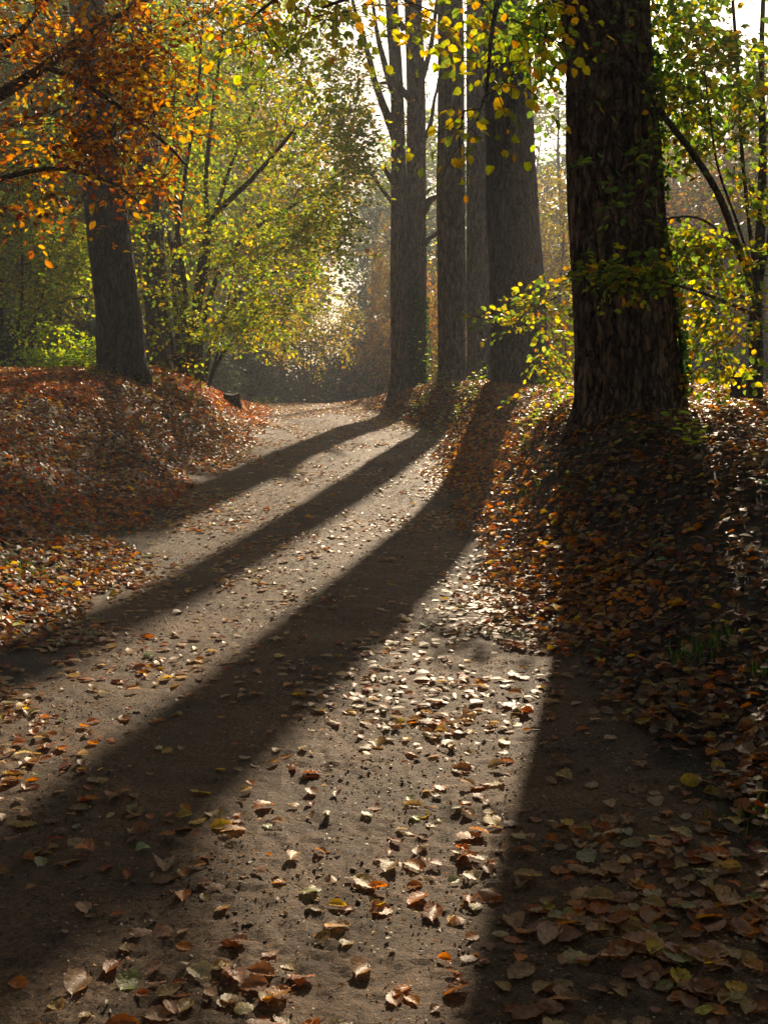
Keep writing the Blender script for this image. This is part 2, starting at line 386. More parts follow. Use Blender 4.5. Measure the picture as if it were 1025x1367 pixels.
# ------------------------------------------------------------------ branching growth
UP = np.array([0, 0, 1.])
def grow(stems, targets, seg=.28, bend=.25, tip=.004, expo=2.3, jit=.05, distw=.15):
    """stems: list of (pts, r_min array). returns nodes, parent, radius, tips(idx), tip dirs"""
    pos = []; par = []; rmin = []; plen = []; stem_n = []
    for pts, rm in stems:
        rm = np.broadcast_to(rm, (len(pts),)); ids = []
        for i, p in enumerate(pts):
            par.append(-1 if i == 0 else len(pos)-1); pos.append(np.array(p, float)); rmin.append(rm[i])
            plen.append(0 if i == 0 else plen[-1]+np.linalg.norm(pos[-1]-pos[-2])); ids.append(len(pos)-1)
        stem_n += ids
    ns = len(pos)
    pa = np.array(pos)
    order = np.argsort([np.min(np.linalg.norm(pa-t, axis=1)) for t in targets])
    tips = []; tdir = []
    cap = len(pos)+len(targets)*14; buf = np.zeros((cap, 3)); buf[:ns] = pa; pl = np.zeros(cap); pl[:ns] = plen; n = ns
    for ti in order:
        t = targets[ti]
        dd = np.linalg.norm(buf[:n]-t, axis=1)
        cost = dd+distw*pl[:n]+np.where(buf[:n, 2] > t[2]+.3, .5*(buf[:n, 2]-t[2]), 0)
        j = int(np.argmin(cost)); L = dd[j]
        k = max(1, min(12, int(math.ceil(L/seg))))
        p0 = buf[j]; pr = par[j]
        g = unit(p0-buf[pr]) if pr >= 0 else unit(t-p0)
        p1 = p0+(t-p0)*.45+g*L*bend+UP*L*.05
        last = j; prev = p0
        for s in range(1, k+1):
            u = s/k; q = (1-u)**2*p0+2*u*(1-u)*p1+u*u*t
            if s < k: q = q+rng.normal(0, jit*min(1, L/ k), 3)
            buf[n] = q; par.append(last); rmin.append(0); pl[n] = pl[last]+np.linalg.norm(q-prev); prev = q; last = n; n += 1
        tips.append(last); tdir.append(unit(buf[last]-buf[par[last]]))
    pos = buf[:n]; par = np.array(par); rmin = np.array(rmin)
    acc = np.zeros(n)
    has = np.zeros(n, bool); has[par[par >= 0]] = True
    acc[~has] = tip**expo
    for i in range(n-1, -1, -1):
        p = par[i]
        if p >= 0: acc[p] += acc[i]
    r = acc**(1/expo)
    r = np.maximum(r, tip)
    r[:ns] = rmin[:ns]
    for i in range(ns, n):
        r[i] = min(r[i], r[par[i]]*.92)
    return pos, par, r, ns, np.array(tips), np.array(tdir)

def pal(cols, n, var=.18):
    c = np.array([k[:3] for k in cols]); w = np.array([k[3] if len(k) > 3 else 1 for k in cols], float); w /= w.sum()
    i = rng.choice(len(c), n, p=w)
    o = c[i]*(1+rng.normal(0, var, (n, 1)))*(1+rng.normal(0, var*.3, (n, 3)))
    return np.clip(o, .004, .95)

def sprays(mb_l, mb_t, T, D, cols, n_leaf=12, length=.45, leaf=.075, ratio=.62, droop=.25, flat=.8, lod=1, size_var=.25, hang=0., upn=None, clump=None):
    """T: (S,3) spray roots, D: directions"""
    Sn = len(T)
    D = unit(D*np.array([1, 1, .5])+rng.normal(0, .3, (Sn, 3)))
    Nn = unit(UP[None]*flat+rng.normal(0, .35, (Sn, 3)) if upn is None else upn[None]+rng.normal(0, .3, (Sn, 3)))
    Nn = unit(Nn-D*np.sum(Nn*D, 1, keepdims=True)); Sd = np.cross(D, Nn)
    Ls = length*rng.uniform(.6, 1.25, Sn)
    s = (np.arange(n_leaf)+.6)/n_leaf
    s = np.broadcast_to(s, (Sn, n_leaf))
    side = np.where(np.arange(n_leaf) % 2 == 0, 1., -1.)[None]*np.ones((Sn, 1))
    fan = rng.uniform(.0, .35, (Sn, n_leaf))*length*(1-s*.6)   # side twiglets push leaves outwards
    base = T[:, None]+D[:, None]*(s*Ls[:, None])[..., None]-UP*(droop*s**2*Ls[:, None])[..., None]+Sd[:, None]*(side*fan)[..., None]
    base = base+rng.normal(0, .02, base.shape)
    ang = rng.uniform(.5, 1.15, (Sn, n_leaf))
    ld = D[:, None]*np.cos(ang)[..., None]+Sd[:, None]*(side*np.sin(ang))[..., None]-UP*(droop*.6+hang)
    ln = Nn[:, None]+rng.normal(0, .38, base.shape)
    K = Sn*n_leaf
    Lf = leaf*np.clip(1+rng.normal(0, size_var, K), .45, 1.7)
    if isinstance(cols, np.ndarray): C = cols
    else: C = pal(cols, K)
    if clump is not None: C = C*np.repeat(clump, n_leaf, axis=0)
    leaves(mb_l, base.reshape(-1, 3), ld.reshape(-1, 3), ln.reshape(-1, 3), Lf, Lf*ratio*rng.uniform(.85, 1.15, K), C, lod)
    if mb_t is not None:
        e1 = T; m = T+D*(Ls*.55)[:, None]-UP*(droop*.3*Ls)[:, None]; e2 = T+D*Ls[:, None]-UP*(droop*Ls)[:, None]
        r = np.full(Sn, .0028 if length < .7 else .004)
        edges_tubes(mb_t, e1, m, r*1.3, r, 3); edges_tubes(mb_t, m, e2, r, r*.4, 3)

def ellip(px, py, d, rx, ry, rd, n, gamma=.5):
    c = P(px, py, d); k = d/F
    v = unit(rng.normal(0, 1, (n, 3)))*(rng.random((n, 1))**gamma)
    return c+v*np.array([rx*k, rd, ry*k])
def blobs(lst): return np.concatenate([ellip(*b) for b in lst])
def pxpts(lst, d): return np.array([P(*(q if len(q) == 3 else (*q, d))) for q in lst])
def smooth_line(pts, k=5):
    pts = np.asarray(pts, float); n = len(pts); t = np.arange(n); f = [hermite(t, pts[:, i]) for i in range(3)]
    # plain catmull: hermite() clamps at extrema, fine for stems
    u = np.linspace(0, n-1, (n-1)*k+1); return np.stack([g(u) for g in f], 1)

def plant(root, stems, targets, cols, bark, leafmat, origin, nsp=2, spread=.25, seg=.28, tip=.004, n_leaf=12, length=.45, leaf=.075, lod=1, jit=.05,
          branch_name='branches', leaf_name='leaves', mark_stems=True, ratio=.62, droop=.25, flat=.8, hang=0., bend=.25, tw=True, expo=2.3, distw=.15, twigm=None, clumpv=.25):
    pos, par, r, ns, tips, tdir = grow(stems, targets, seg=seg, tip=tip, jit=jit, bend=bend, expo=expo, distw=distw)
    if mark_stems:
        for pts, rm in stems:
            mb = MB(); tube(mb, pts, rm, 10); mb.build('stem', bark, root, origin=origin)
    mb = MB(); ids = np.arange(len(pos)); e = ids[(par >= 0) & (ids >= ns)]
    big = e[r[e] > .02]; sm = e[r[e] <= .02]
    if len(big): edges_tubes(mb, pos[par[big]], pos[big], np.minimum(r[par[big]], r[big]*1.25), r[big], 7)
    if len(sm): edges_tubes(mb, pos[par[sm]], pos[sm], np.minimum(r[par[sm]], r[sm]*1.3), r[sm], 4)
    ml = MB()
    tp = pos[tips]
    T = np.repeat(tp, nsp, 0); D = np.repeat(tdir, nsp, 0)
    if nsp > 1: T = T+rng.normal(0, spread, T.shape)*np.repeat(np.linspace(0, 1, nsp)[None], len(tp), 0).reshape(-1, 1); D = D+rng.normal(0, .6, D.shape)
    cl = np.clip(1+rng.normal(0, clumpv, (len(T), 1)), .45, 1.7)*np.ones((1, 3))
    sprays(ml, mb if tw else None, T, D, cols, n_leaf, length, leaf, ratio, droop, flat, lod, hang=hang, clump=cl)
    mb.build(branch_name, twigm or bark, root, origin=origin)
    ml.build(leaf_name, leafmat, root, origin=origin)

# palettes (real leaf colours)
YG = [(.20, .26, .035, 4), (.32, .31, .03, 3), (.44, .34, .03, 2), (.11, .17, .03, 3), (.42, .22, .04, .6)]
GREEN = [(.07, .12, .025, 3), (.12, .17, .03, 3), (.22, .24, .035, 1.5), (.34, .27, .03, .7)]
LIME = [(.20, .30, .04, 3), (.30, .36, .04, 3), (.42, .40, .05, 1.5), (.12, .2, .03, 1)]
YELLOW = [(.55, .38, .03, 3), (.45, .34, .03, 2), (.30, .28, .04, 1), (.5, .25, .03, 1)]
ORANGE = [(.38, .14, .02, 3), (.20, .06, .014, 2.5), (.50, .27, .03, 2.2), (.28, .19, .03, 2.5), (.09, .03, .012, 3)]
DARKG = [(.035, .06, .02, 2), (.06, .09, .025, 2), (.1, .12, .03, .6)]
RUST = [(.28, .13, .035, 2), (.34, .2, .04, 2), (.2, .17, .04, 2), (.12, .13, .035, 1.5)]
BIGS = []

exec_parts = []
# ------------------------------------------------------------------ sky, sun, haze
AZ, EL = math.atan(.190), R(24)
sunv = Vector((math.sin(AZ)*math.cos(EL), math.cos(AZ)*math.cos(EL), math.sin(EL)))
w = bpy.data.worlds.new('World'); S.world = w; w.use_nodes = True
nt = w.node_tree; bg = nt.nodes['Background']
sk = nt.nodes.new('ShaderNodeTexSky'); sk.sky_type = 'NISHITA'; sk.sun_disc = False
sk.sun_elevation = EL; sk.sun_rotation = AZ; sk.air_density = 1.0; sk.dust_density = 2.5; sk.ozone_density = 1.0
nt.links.new(sk.outputs[0], bg.inputs[0]); bg.inputs[1].default_value = .05
ld = bpy.data.lights.new('sun', 'SUN'); ld.energy = 5.0; ld.angle = R(.8); ld.color = (1.0, .80, .55)
so = bpy.data.objects.new('sun', ld); COL.objects.link(so); so.rotation_euler = sunv.to_track_quat('Z', 'Y').to_euler(); so.location = (20, 60, 40)
S.view_settings.view_transform = 'Standard'; S.view_settings.look = 'None'; S.view_settings.exposure = EXPO = .68
S.cycles.max_bounces = 8; S.cycles.diffuse_bounces = 3; S.cycles.glossy_bounces = 2; S.cycles.transmission_bounces = 4
S.cycles.volume_bounces = 0; S.cycles.transparent_max_bounces = 8; S.cycles.use_denoising = True
S.cycles.sample_clamp_indirect = 6
HAZE = .0022
if HAZE:
    bpy_me = bpy.data.meshes.new('haze')
    x0, x1, y0, y1, z0, z1 = -156, 156, -24, 250, -5.5, 27
    vv = [(x, y, z) for x in (x0, x1) for y in (y0, y1) for z in (z0, z1)]
    bpy_me.from_pydata(vv, [], [(0, 1, 3, 2), (4, 6, 7, 5), (0, 4, 5, 1), (2, 3, 7, 6), (0, 2, 6, 4), (1, 5, 7, 3)])
    hz = bpy.data.objects.new('haze', bpy_me); COL.objects.link(hz)
    m, nt, N, Lk, out = nodes_mat('morning_haze')
    pv = N('ShaderNodeVolumePrincipled'); pv.inputs['Density'].default_value = HAZE; pv.inputs['Anisotropy'].default_value = .3
    pv.inputs['Color'].default_value = (.93, .95, 1, 1); Lk(pv.outputs[0], out.inputs['Volume'])
    bpy_me.materials.append(m)
    tag(hz, 'thin morning haze hanging between the trees', 'haze', None, 'stuff')

# ------------------------------------------------------------------ the big trees
def thick_leafcol(): pass
def limb(mb, pts, r0, r1, sides=9): 
    p = smooth_line(pts, 5); tube(mb, p, np.linspace(r0, r1, len(p)), sides)
def foot(prof, d):
    p = P(prof[0][1], prof[0][0], d); return Vector((p[0], p[1], float(gz(p[0], p[1], False))-.02))

# right tree
pr = [(578, 838, 86), (560, 838, 79), (535, 838, 72), (500, 836, 69), (450, 833, 67), (400, 829, 65), (300, 822, 60), (200, 817, 58), (100, 811, 55), (0, 806, 54)]
o = foot(pr, 11.0)
RT = empty('broadleaf_tree', o, 'huge dark ridged trunk with ivy on its right edge, nearest tree on the right bank', 'tree')
_, RTf = trunk_mesh('trunk', pr, 11.0, M['bark_red'], RT, o, top=17, seg=340, dz=.02, fis=.048, kx=9, kz=1.9, lobes=(7, .055), ph=1.)
# ivy hugging a trunk
def ivy(parent, fns, origin, z0, z1, a0, a1, n, leaf=.06, off=.03, patch=2.2):
    fx, fy, fr = fns; ml = MB(); mt = MB()
    z = rng.uniform(z0, z1, n*3); a = rng.uniform(a0, a1, n*3)
    k = fbm(z*patch, a*patch*1.2+4, o=2) > .47; z = z[k][:n]; a = a[k][:n]; n = len(z)
    ou = np.stack([np.cos(a), np.sin(a), np.zeros(n)], -1)
    p = np.stack([fx(z), fy(z), z], -1)+ou*(fr(z)*1.04+off*rng.uniform(.6, 2.2, n))[:, None]
    d = np.stack([rng.normal(0, .6, n), rng.normal(0, .6, n), rng.normal(-.8, .4, n)], -1)
    L = leaf*rng.uniform(.6, 1.3, n)
    leaves(ml, p, d, ou+rng.normal(0, .45, (n, 3)), L, L*.9, pal([(.035, .07, .02, 3), (.06, .12, .025, 2), (.12, .2, .03, 1)], n), 1, shape=.6)
    for q in range(9):
        aa = rng.uniform(a0, a1); zz = np.linspace(z0, rng.uniform(z0+.5*(z1-z0), z1), 24); aa = aa+np.cumsum(rng.normal(0, .03, 24))
        pp = np.stack([fx(zz)+np.cos(aa)*(fr(zz)*1.03+.015), fy(zz)+np.sin(aa)*(fr(zz)*1.03+.015), zz], -1)
        tube(mt, pp, np.linspace(.012, .004, 24), 5)
    iv = mt.build('ivy_stems', M['twig'], parent, origin=origin)
    il = ml.build('ivy_leaves', M['leaf'], parent, origin=origin)
ivy(RT, RTf, o, 1.6, 6.5, R(-30), R(20), 800, .06)
# low shoot leaves and high hanging boughs of the right tree
def bough(root, origin, lines, targets, cols, name='bough', d_leaf=.1, r0=.05, **kw):
    stems = [(smooth_line(l, 4), np.linspace(r0, .008, (len(l)-1)*4+1)) for l in lines]
    pos, par, r, ns, tips, tdir = grow(stems, targets, seg=kw.get('seg', .2), tip=.0028, jit=.02, bend=.3, distw=.1)
    mb = MB()
    for p, rm in stems: tube(mb, p, rm, 7)
    ids = np.arange(len(pos)); e = ids[(par >= 0) & (ids >= ns)]
    edges_tubes(mb, pos[par[e]], pos[e], np.minimum(r[par[e]], r[e]*1.2), r[e], 4)
    ml = MB(); k = kw.get('nsp', 1); T = np.repeat(pos[tips], k, 0); D = np.repeat(tdir, k, 0)
    if k > 1: T = T+rng.normal(0, .08, T.shape); D = D+rng.normal(0, .5, D.shape)
    sprays(ml, mb, T, D, cols, kw.get('n_leaf', 8), kw.get('length', .38), d_leaf, kw.get('ratio', .8), kw.get('droop', .35), kw.get('flat', .6), 1, hang=kw.get('hang', .4))
    b = mb.build(name, M['twig'], root, origin=origin)
    l = ml.build('leaves', M['leaf'], b)
    me = l.data
    # leaves are a sub-part of the bough: same local frame
    co = np.empty(len(me.vertices)*3, dtype=np.float32); me.vertices.foreach_get('co', co)
    co = co.reshape(-1, 3)-np.array(origin, dtype=np.float32); me.vertices.foreach_set('co', co.ravel())
    return b
bough(RT, o, [[P(800, -330, 10.6), P(740, -180, 9.0), P(690, -60, 7.8), P(660, 20, 7.1), P(650, 120, 6.9)], [P(740, -180, 9.0), P(620, -90, 7.6), P(520, -30, 7.2), P(430, 10, 7.2)]],
      blobs([(640, 25, 7.1, 105, 26, .6, 22), (660, 95, 6.9, 40, 30, .35, 9), (640, 150, 6.8, 32, 22, .3, 5), (615, 175, 6.7, 12, 10, .15, 2), (705, 50, 7.2, 30, 35, .4, 6), (520, 12, 7.2, 90, 20, .5, 12)]),
      [(.36, .30, .03, 3), (.24, .26, .03, 3), (.45, .3, .03, 1.5), (.14, .18, .03, 2), (.4, .2, .03, .8)], d_leaf=.062, r0=.045, n_leaf=7)
bough(RT, o, [[P(740, -180, 9.0), P(560, -150, 8), P(440, -60, 7.6), P(340, 20, 7.5)]],
      blobs([(380, 25, 7.5, 60, 28, .5, 18), (460, 15, 7.5, 60, 25, .5, 12), (345, 50, 7.4, 25, 20, .3, 5), (440, -40, 7.6, 120, 40, .6, 20)]),
      [(.30, .34, .04, 3), (.45, .36, .03, 2), (.16, .22, .03, 2), (.45, .25, .03, .6)], d_leaf=.062, r0=.035, n_leaf=6)
bough(RT, o, [[P(760, -100, 11.6), P(735, 0, 12.4), P(725, 70, 12.8)]],
      blobs([(735, 40, 12.8, 32, 60, .8, 40), (690, 10, 12.8, 60, 40, .8, 24), (890, 40, 12.6, 45, 80, .9, 50), (935, 120, 12.2, 55, 70, .9, 40)]),
      [(.12, .2, .03, 3), (.2, .26, .03, 2), (.07, .12, .02, 2), (.3, .28, .03, 1)], d_leaf=.085, r0=.05, nsp=2)

# tree B
pb = [(519, 694, 44), (505, 693, 39), (490, 692, 37.5), (450, 691, 36.5), (400, 690, 36), (280, 684, 33), (180, 681, 31), (100, 678, 29.5), (0, 674, 28)]
o = foot(pb, 21.4)
TB = empty('broadleaf_tree', o, 'thick grey furrowed trunk of the middle group, the one nearest the big right tree', 'tree', 'tall trunks along the right edge of the path')
_, TBf = trunk_mesh('trunk', pb, 21.4, M['bark_grey'], TB, o, top=19, seg=170, dz=.05, fis=.026, kx=9, kz=1.6, lobes=(5, .06))
mb = MB()
limb(mb, [P(700, 60, 21.6), P(730, 20, 22), P(770, -30, 22.5), P(820, -90, 23)], .13, .04)
mb.build('limb', M['bark_grey'], TB, origin=o); mb = MB()
limb(mb, [P(708, 250, 21.3), P(690, 236, 20.9), P(668, 222, 20.7), P(655, 220, 20.6)], .03, .006, 5)
mb.build('limb', M['bark_grey'], TB, origin=o)
# tree A1, A2
pa1 = [(521, 603, 22), (508, 603, 19), (490, 603, 18.4), (400, 602.5, 18.2), (280, 602, 18.2), (180, 602, 17.6), (100, 602.5, 17), (0, 601, 15.8)]
o = foot(pa1, 25.)
T1 = empty('broadleaf_tree', o, 'straight grey furrowed trunk nearest the path in the middle group', 'tree', 'tall trunks along the right edge of the path')
_, f1 = trunk_mesh('trunk', pa1, 25., M['bark_pale'], T1, o, top=19, seg=120, dz=.05, fis=.020, kx=9, kz=1.5, ph=2.)
pa2 = [(521, 643, 26), (508, 642, 22.5), (490, 642.5, 20), (400, 641.5, 19), (280, 639.5, 16.2), (180, 638, 14.5), (100, 637, 13.5), (0, 636, 12.5)]
o = foot(pa2, 29.5)
T2 = empty('broadleaf_tree', o, 'grey furrowed trunk pressed between its two neighbours, set slightly behind them', 'tree', 'tall trunks along the right edge of the path')
trunk_mesh('trunk', pa2, 29.5, M['bark_pale'], T2, o, top=19, seg=120, dz=.05, fis=.020, kx=9, kz=1.5, ph=3.)
# tree C, twin stemmed with bare limbs
pc1 = [(537, 531, 17), (520, 532, 13.5), (480, 533, 11.5), (400, 532, 10.8), (280, 532, 10.2), (200, 532, 9.2), (100, 529, 8.3), (0, 523, 8)]
pc2 = [(537, 557, 17), (520, 555, 15), (480, 555, 14.5), (400, 555, 14), (280, 555, 13.6), (200, 556, 12.4), (100, 555, 11.8), (0, 552, 11)]
o = foot(pc2, 29.6)
TC = empty('twin_stemmed_tree', o, 'farther twin trunk with ivy and bare spreading limbs, left of the grey trunks', 'tree')
_, fc1 = trunk_mesh('trunk', pc1, 29.4, M['bark_pale'], TC, o, top=21, seg=80, dz=.06, fis=.015, kx=8, kz=1.4, ph=.4)
_, fc2 = trunk_mesh('trunk', pc2, 29.7, M['bark_pale'], TC, o, top=20, seg=90, dz=.06, fis=.015, kx=8, kz=1.4, ph=1.4)
ivy(TC, fc2, o, 1.7, 4.6, R(-130), R(-20), 1100, .075, .03, 1.6)
lims = [[(530, 190), (515, 150), (500, 110), (488, 60), (470, 0), (455, -60)], [(524, 120), (508, 70), (498, 20), (490, -60)], [(545, 130), (530, 110), (510, 108), (500, 112)],
        [(560, 110), (575, 60), (583, 0), (590, -50)], [(562, 190), (572, 170), (580, 130), (590, 80)], [(564, 290), (575, 268), (590, 255)], [(564, 330), (577, 318), (592, 308), (605, 300)],
        [(540, 40), (520, 10), (505, -40)], [(528, 275), (512, 255), (495, 230), (480, 212)], [(566, 270), (580, 262), (600, 258)], [(524, 240), (516, 228), (510, 222)]]
st = []
for l in lims:
    a = smooth_line(pxpts(l, 29.5), 4); a = a+np.cumsum(rng.normal(0, .01, a.shape), 0)
    r0 = rng.uniform(.10, .14) if len(l) > 4 else rng.uniform(.06, .10)
    st.append((a, np.linspace(r0, .02, len(a))))
for s_ in st:
    mb = MB(); tube(mb, s_[0], s_[1], 8); mb.build('limb', M['bark_grey'], TC, origin=o)
tg = blobs([(500, 60, 29, 45, 90, 2, 44), (575, 80, 29.5, 40, 90, 2, 30), (530, 150, 29, 40, 60, 1.6, 25), (500, 200, 29, 25, 30, 1, 8), (580, 320, 29.5, 18, 60, 1, 14)])
pos, par, r, ns, tips, td = grow(st, tg, seg=.4, tip=.006, jit=.05)
mb = MB(); e = np.arange(ns, len(pos)); edges_tubes(mb, pos[par[e]], pos[e], np.minimum(r[par[e]], r[e]*1.2), r[e], 4)
ml = MB(); sel = rng.random(len(tips)) < .35
sprays(ml, mb, pos[tips][sel], td[sel], YELLOW, 5, .5, .09)
mb.build('twigs', M['bark_grey'], TC, origin=o); ml.build('leaves', M['leaf'], TC, origin=o)

# left trunk and the one behind it
pl = [(501, 165, 37), (490, 164, 33.5), (460, 161, 31), (430, 160, 30), (330, 147, 27.5), (260, 139, 26), (200, 132, 24.5), (100, 124, 23), (0, 117, 22)]
o = foot(pl, 20.)
TL = empty('broadleaf_tree', o, 'large dark trunk leaning a little left on the left bank behind orange leaves', 'tree')
_, TLf = trunk_mesh('trunk', pl, 20., M['bark_dark'], TL, o, top=18, seg=170, dz=.045, fis=.024, kx=9, kz=1.8, ph=2.2)
mb = MB(); limb(mb, [P(112, 215, 20), P(104, 190, 19.8), P(100, 170, 19.8)], .1, .05); mb.build('limb', M['bark_dark'], TL, origin=o)
pl2 = [(505, 214, 17), (480, 213, 16), (400, 209, 15.5), (300, 203, 15), (200, 197, 14.5), (0, 188, 13)]
o = foot(pl2, 26.)
TL2 = empty('broadleaf_tree', o, 'grey shadowed trunk half hidden behind the many-stemmed shrub on the left', 'tree')
trunk_mesh('trunk', pl2, 26., M['bark_grey'], TL2, o, top=18, seg=90, dz=.07, fis=.02, kx=9, kz=1.8, ph=4.2)

# ------------------------------------------------------------------ the many-stemmed shrub on the left
HD = 1.34; c = P(245, 508, 25); o = Vector((c[0], c[1], float(gz(c[0], c[1], False))))
HZ = empty('hazel_shrub', o, 'many-stemmed shrub with arching stems and broad yellow-green crown over the left path edge', 'shrub')
hs = [([(262, 512), (258, 440), (268, 340), (284, 285), (305, 262), (340, 225), (385, 170)], 8.5), ([(248, 512), (244, 420), (232, 340), (216, 290), (198, 258), (172, 246)], 6),
      ([(252, 510), (246, 400), (233, 300), (230, 200), (226, 90), (222, -20)], 6), ([(255, 512), (262, 420), (276, 330), (274, 260), (285, 150), (300, 40)], 6.5),
      ([(240, 510), (222, 420), (212, 330), (208, 240), (190, 140), (185, 20)], 5), ([(266, 512), (272, 430), (300, 350), (350, 300), (410, 268), (455, 255)], 5.5),
      ([(235, 512), (214, 450), (196, 400), (178, 372), (150, 350)], 3.5), ([(270, 514), (290, 440), (330, 385), (380, 360), (425, 352)], 4),
      ([(258, 512), (268, 380), (300, 250), (350, 120), (390, 10)], 5), ([(243, 512), (232, 380), (245, 250), (262, 120), (270, -10)], 5),
      ([(282, 514), (296, 460), (305, 400), (316, 330)], 2.5), ([(290, 516), (312, 460), (340, 420), (352, 400)], 2.2), ([(298, 517), (306, 470), (330, 440), (372, 430)], 2.2)]
stems = []
for i, (l, hw) in enumerate(hs):
    dd = 25+rng.uniform(-.45, .45); bow = rng.uniform(-1.2, 1.6)
    pts = smooth_line([P(px, py, dd+bow*(k/(len(l)-1))**1.3) for k, (px, py) in enumerate(l)], 5)
    sh = max(0, pts[0][0]+3.9); pts[:, 0] -= sh*np.linspace(1, 0, len(pts))**2; pts[0][2] = gz(pts[0][0], pts[0][1])-.05
    pts = pts+np.cumsum(rng.normal(0, .008, pts.shape), 0)
    r0 = hw*.8*25/F
    stems.append((pts, np.linspace(r0, max(.006, r0*.3), len(pts))))
tg = blobs([(q[0], q[1], q[2]*HD, q[3], q[4], q[5]*1.0, int(q[6]*1.08)) for q in [(300, 170, 18.5, 110, 110, 1.4, 105), (400, 160, 18.2, 90, 110, 1.2, 112), (462, 205, 17.8, 48, 80, .9, 60), (330, 330, 18, 90, 80, 1.1, 78), (415, 330, 17.8, 60, 70, .9, 56),
            (440, 290, 17.6, 40, 40, .8, 26), (350, 420, 17.8, 60, 35, 1.2, 42), (300, 440, 17.8, 50, 45, 1, 26), (240, 420, 17.6, 45, 50, .6, 16), (230, 300, 19.4, 60, 60, .8, 24), (260, 30, 18.5, 90, 70, 1.8, 80), (370, 40, 18.5, 90, 50, 1.8, 70), (200, 330, 18, 40, 60, .6, 14), (225, 485, 17.9, 30, 12, .4, 6), (455, 95, 18.4, 40, 40, 1, 22)]])
plant(HZ, stems, tg, YG, M['twig'], M['leaf'], o, nsp=2, spread=.22, seg=.3, n_leaf=13, length=.62, leaf=.092, ratio=.72, droop=.2, flat=.8)

# ------------------------------------------------------------------ young tree on the right bank
c = P(1008, 530, 11.5); o = Vector((c[0], c[1], float(gz(c[0], c[1], False))-.05))
YT = empty('young_tree', o, 'slender young tree at the right edge whose long bowed stem leans across the big trunk', 'tree')
ss = [([(1008, 532), (1009, 480), (1008, 430), (1010, 390), (1015, 300), (1018, 200), (1016, 90), (1020, -40)], 10.5, 2.5, 11.5, 0), ([(1009, 400), (1000, 372), (985, 330), (960, 262), (925, 205), (880, 145), (840, 75), (800, 15), (770, -50)], 5.2, 3, 11.4, -2.2),
      ([(1010, 385), (1000, 300), (990, 200), (985, 100), (978, 0)], 3, 2, 11.4, -.6), ([(1010, 380), (985, 300), (960, 230), (948, 160), (940, 90)], 2, 1, 11.4, -.8),
      ([(1009, 410), (1030, 300), (1050, 200), (1060, 60)], 3.5, 2, 11.4, .4)]
stems = []
for l, h0, h1, dd, bow in ss:
    pts = smooth_line([P(px, py, dd+bow*(k/(len(l)-1))) for k, (px, py) in enumerate(l)], 5)
    stems.append((pts, np.interp(np.linspace(0, 1, len(pts)), [0, .25 if h0 > 10 else .1, 1], [h0*dd/F, h0*.9*dd/F if h0 > 10 else h0*.9*dd/F, h1*dd/F])))
long_br = smooth_line([P(1008, 420, 11.3), P(940, 392, 10.6), P(860, 372, 10.05), P(790, 376, 9.8)], 5)
stems.append((long_br, np.linspace(.02, .005, len(long_br))))
rear_br = smooth_line([P(1008, 400, 11.6), P(930, 380, 12.3), P(850, 365, 12.9), P(770, 383, 12.9), P(700, 420, 12.7), P(655, 436, 12.6)], 5)
stems.append((rear_br, np.linspace(.022, .004, len(rear_br))))
pos_y = [(950, 350, 10.9, 65, 34, .6, 30), (965, 425, 10.8, 60, 42, .6, 30), (945, 495, 10.9, 45, 18, .4, 10), (925, 330, 10.7, 40, 22, .4, 9), (1000, 270, 11, 30, 60, .7, 14), (975, 170, 10.8, 60, 50, .8, 22), (950, 80, 10.4, 80, 70, 1., 34), (900, 130, 10.2, 40, 50, .7, 9)]
tgy = blobs(pos_y)
tgd = np.concatenate([long_br[3:]+rng.normal(0, .06, (len(long_br)-3, 3)), rear_br[14:]+rng.normal(0, .05, (len(rear_br)-14, 3)), blobs([(840, 365, 9.9, 70, 16, .2, 16), (740, 405, 12.7, 40, 12, .2, 9), (728, 460, 12.7, 30, 36, .2, 12), (735, 500, 12.7, 18, 14, .2, 4), (705, 530, 12.6, 6, 6, .1, 1)])])
plant(YT, stems, np.concatenate([tgy, tgd]), [(.36, .32, .035, 2), (.2, .24, .035, 3), (.46, .32, .035, 1.5), (.09, .14, .025, 4), (.36, .18, .03, .6)], M['twig'], M['leaf'], o, nsp=2, spread=.12, seg=.2, tip=.0025, n_leaf=9, length=.32, leaf=.07, ratio=.72, droop=.2, flat=.7, hang=.15, jit=.02)
# dark leafy shoots crossing the big trunk belong to the same young tree's higher boughs
bough(YT, o, [[P(985, 330, 11), P(930, 290, 10.2), P(860, 300, 9.7), P(800, 330, 9.5)]], blobs([(830, 275, 9.7, 45, 25, .2, 7), (870, 215, 9.7, 35, 25, .2, 6), (800, 225, 9.7, 18, 10, .2, 2), (885, 330, 9.9, 40, 15, .2, 5)]),
      [(.08, .13, .03, 3), (.14, .2, .035, 2)], d_leaf=.075, r0=.012, n_leaf=7, length=.32, ratio=.6, hang=.1)
bough(YT, o, [[P(840, 75, 9.8), P(800, 90, 9.4), P(770, 130, 9.2)]], blobs([(790, 60, 9.4, 40, 30, .2, 5), (780, 130, 9.2, 20, 12, .2, 3), (850, 120, 9.6, 40, 20, .2, 4), (860, 20, 9.6, 40, 20, .2, 4)]),
      [(.06, .09, .025, 3), (.12, .12, .03, 2), (.3, .15, .02, .4)], d_leaf=.075, r0=.010, n_leaf=6, length=.32, ratio=.6, hang=.1)

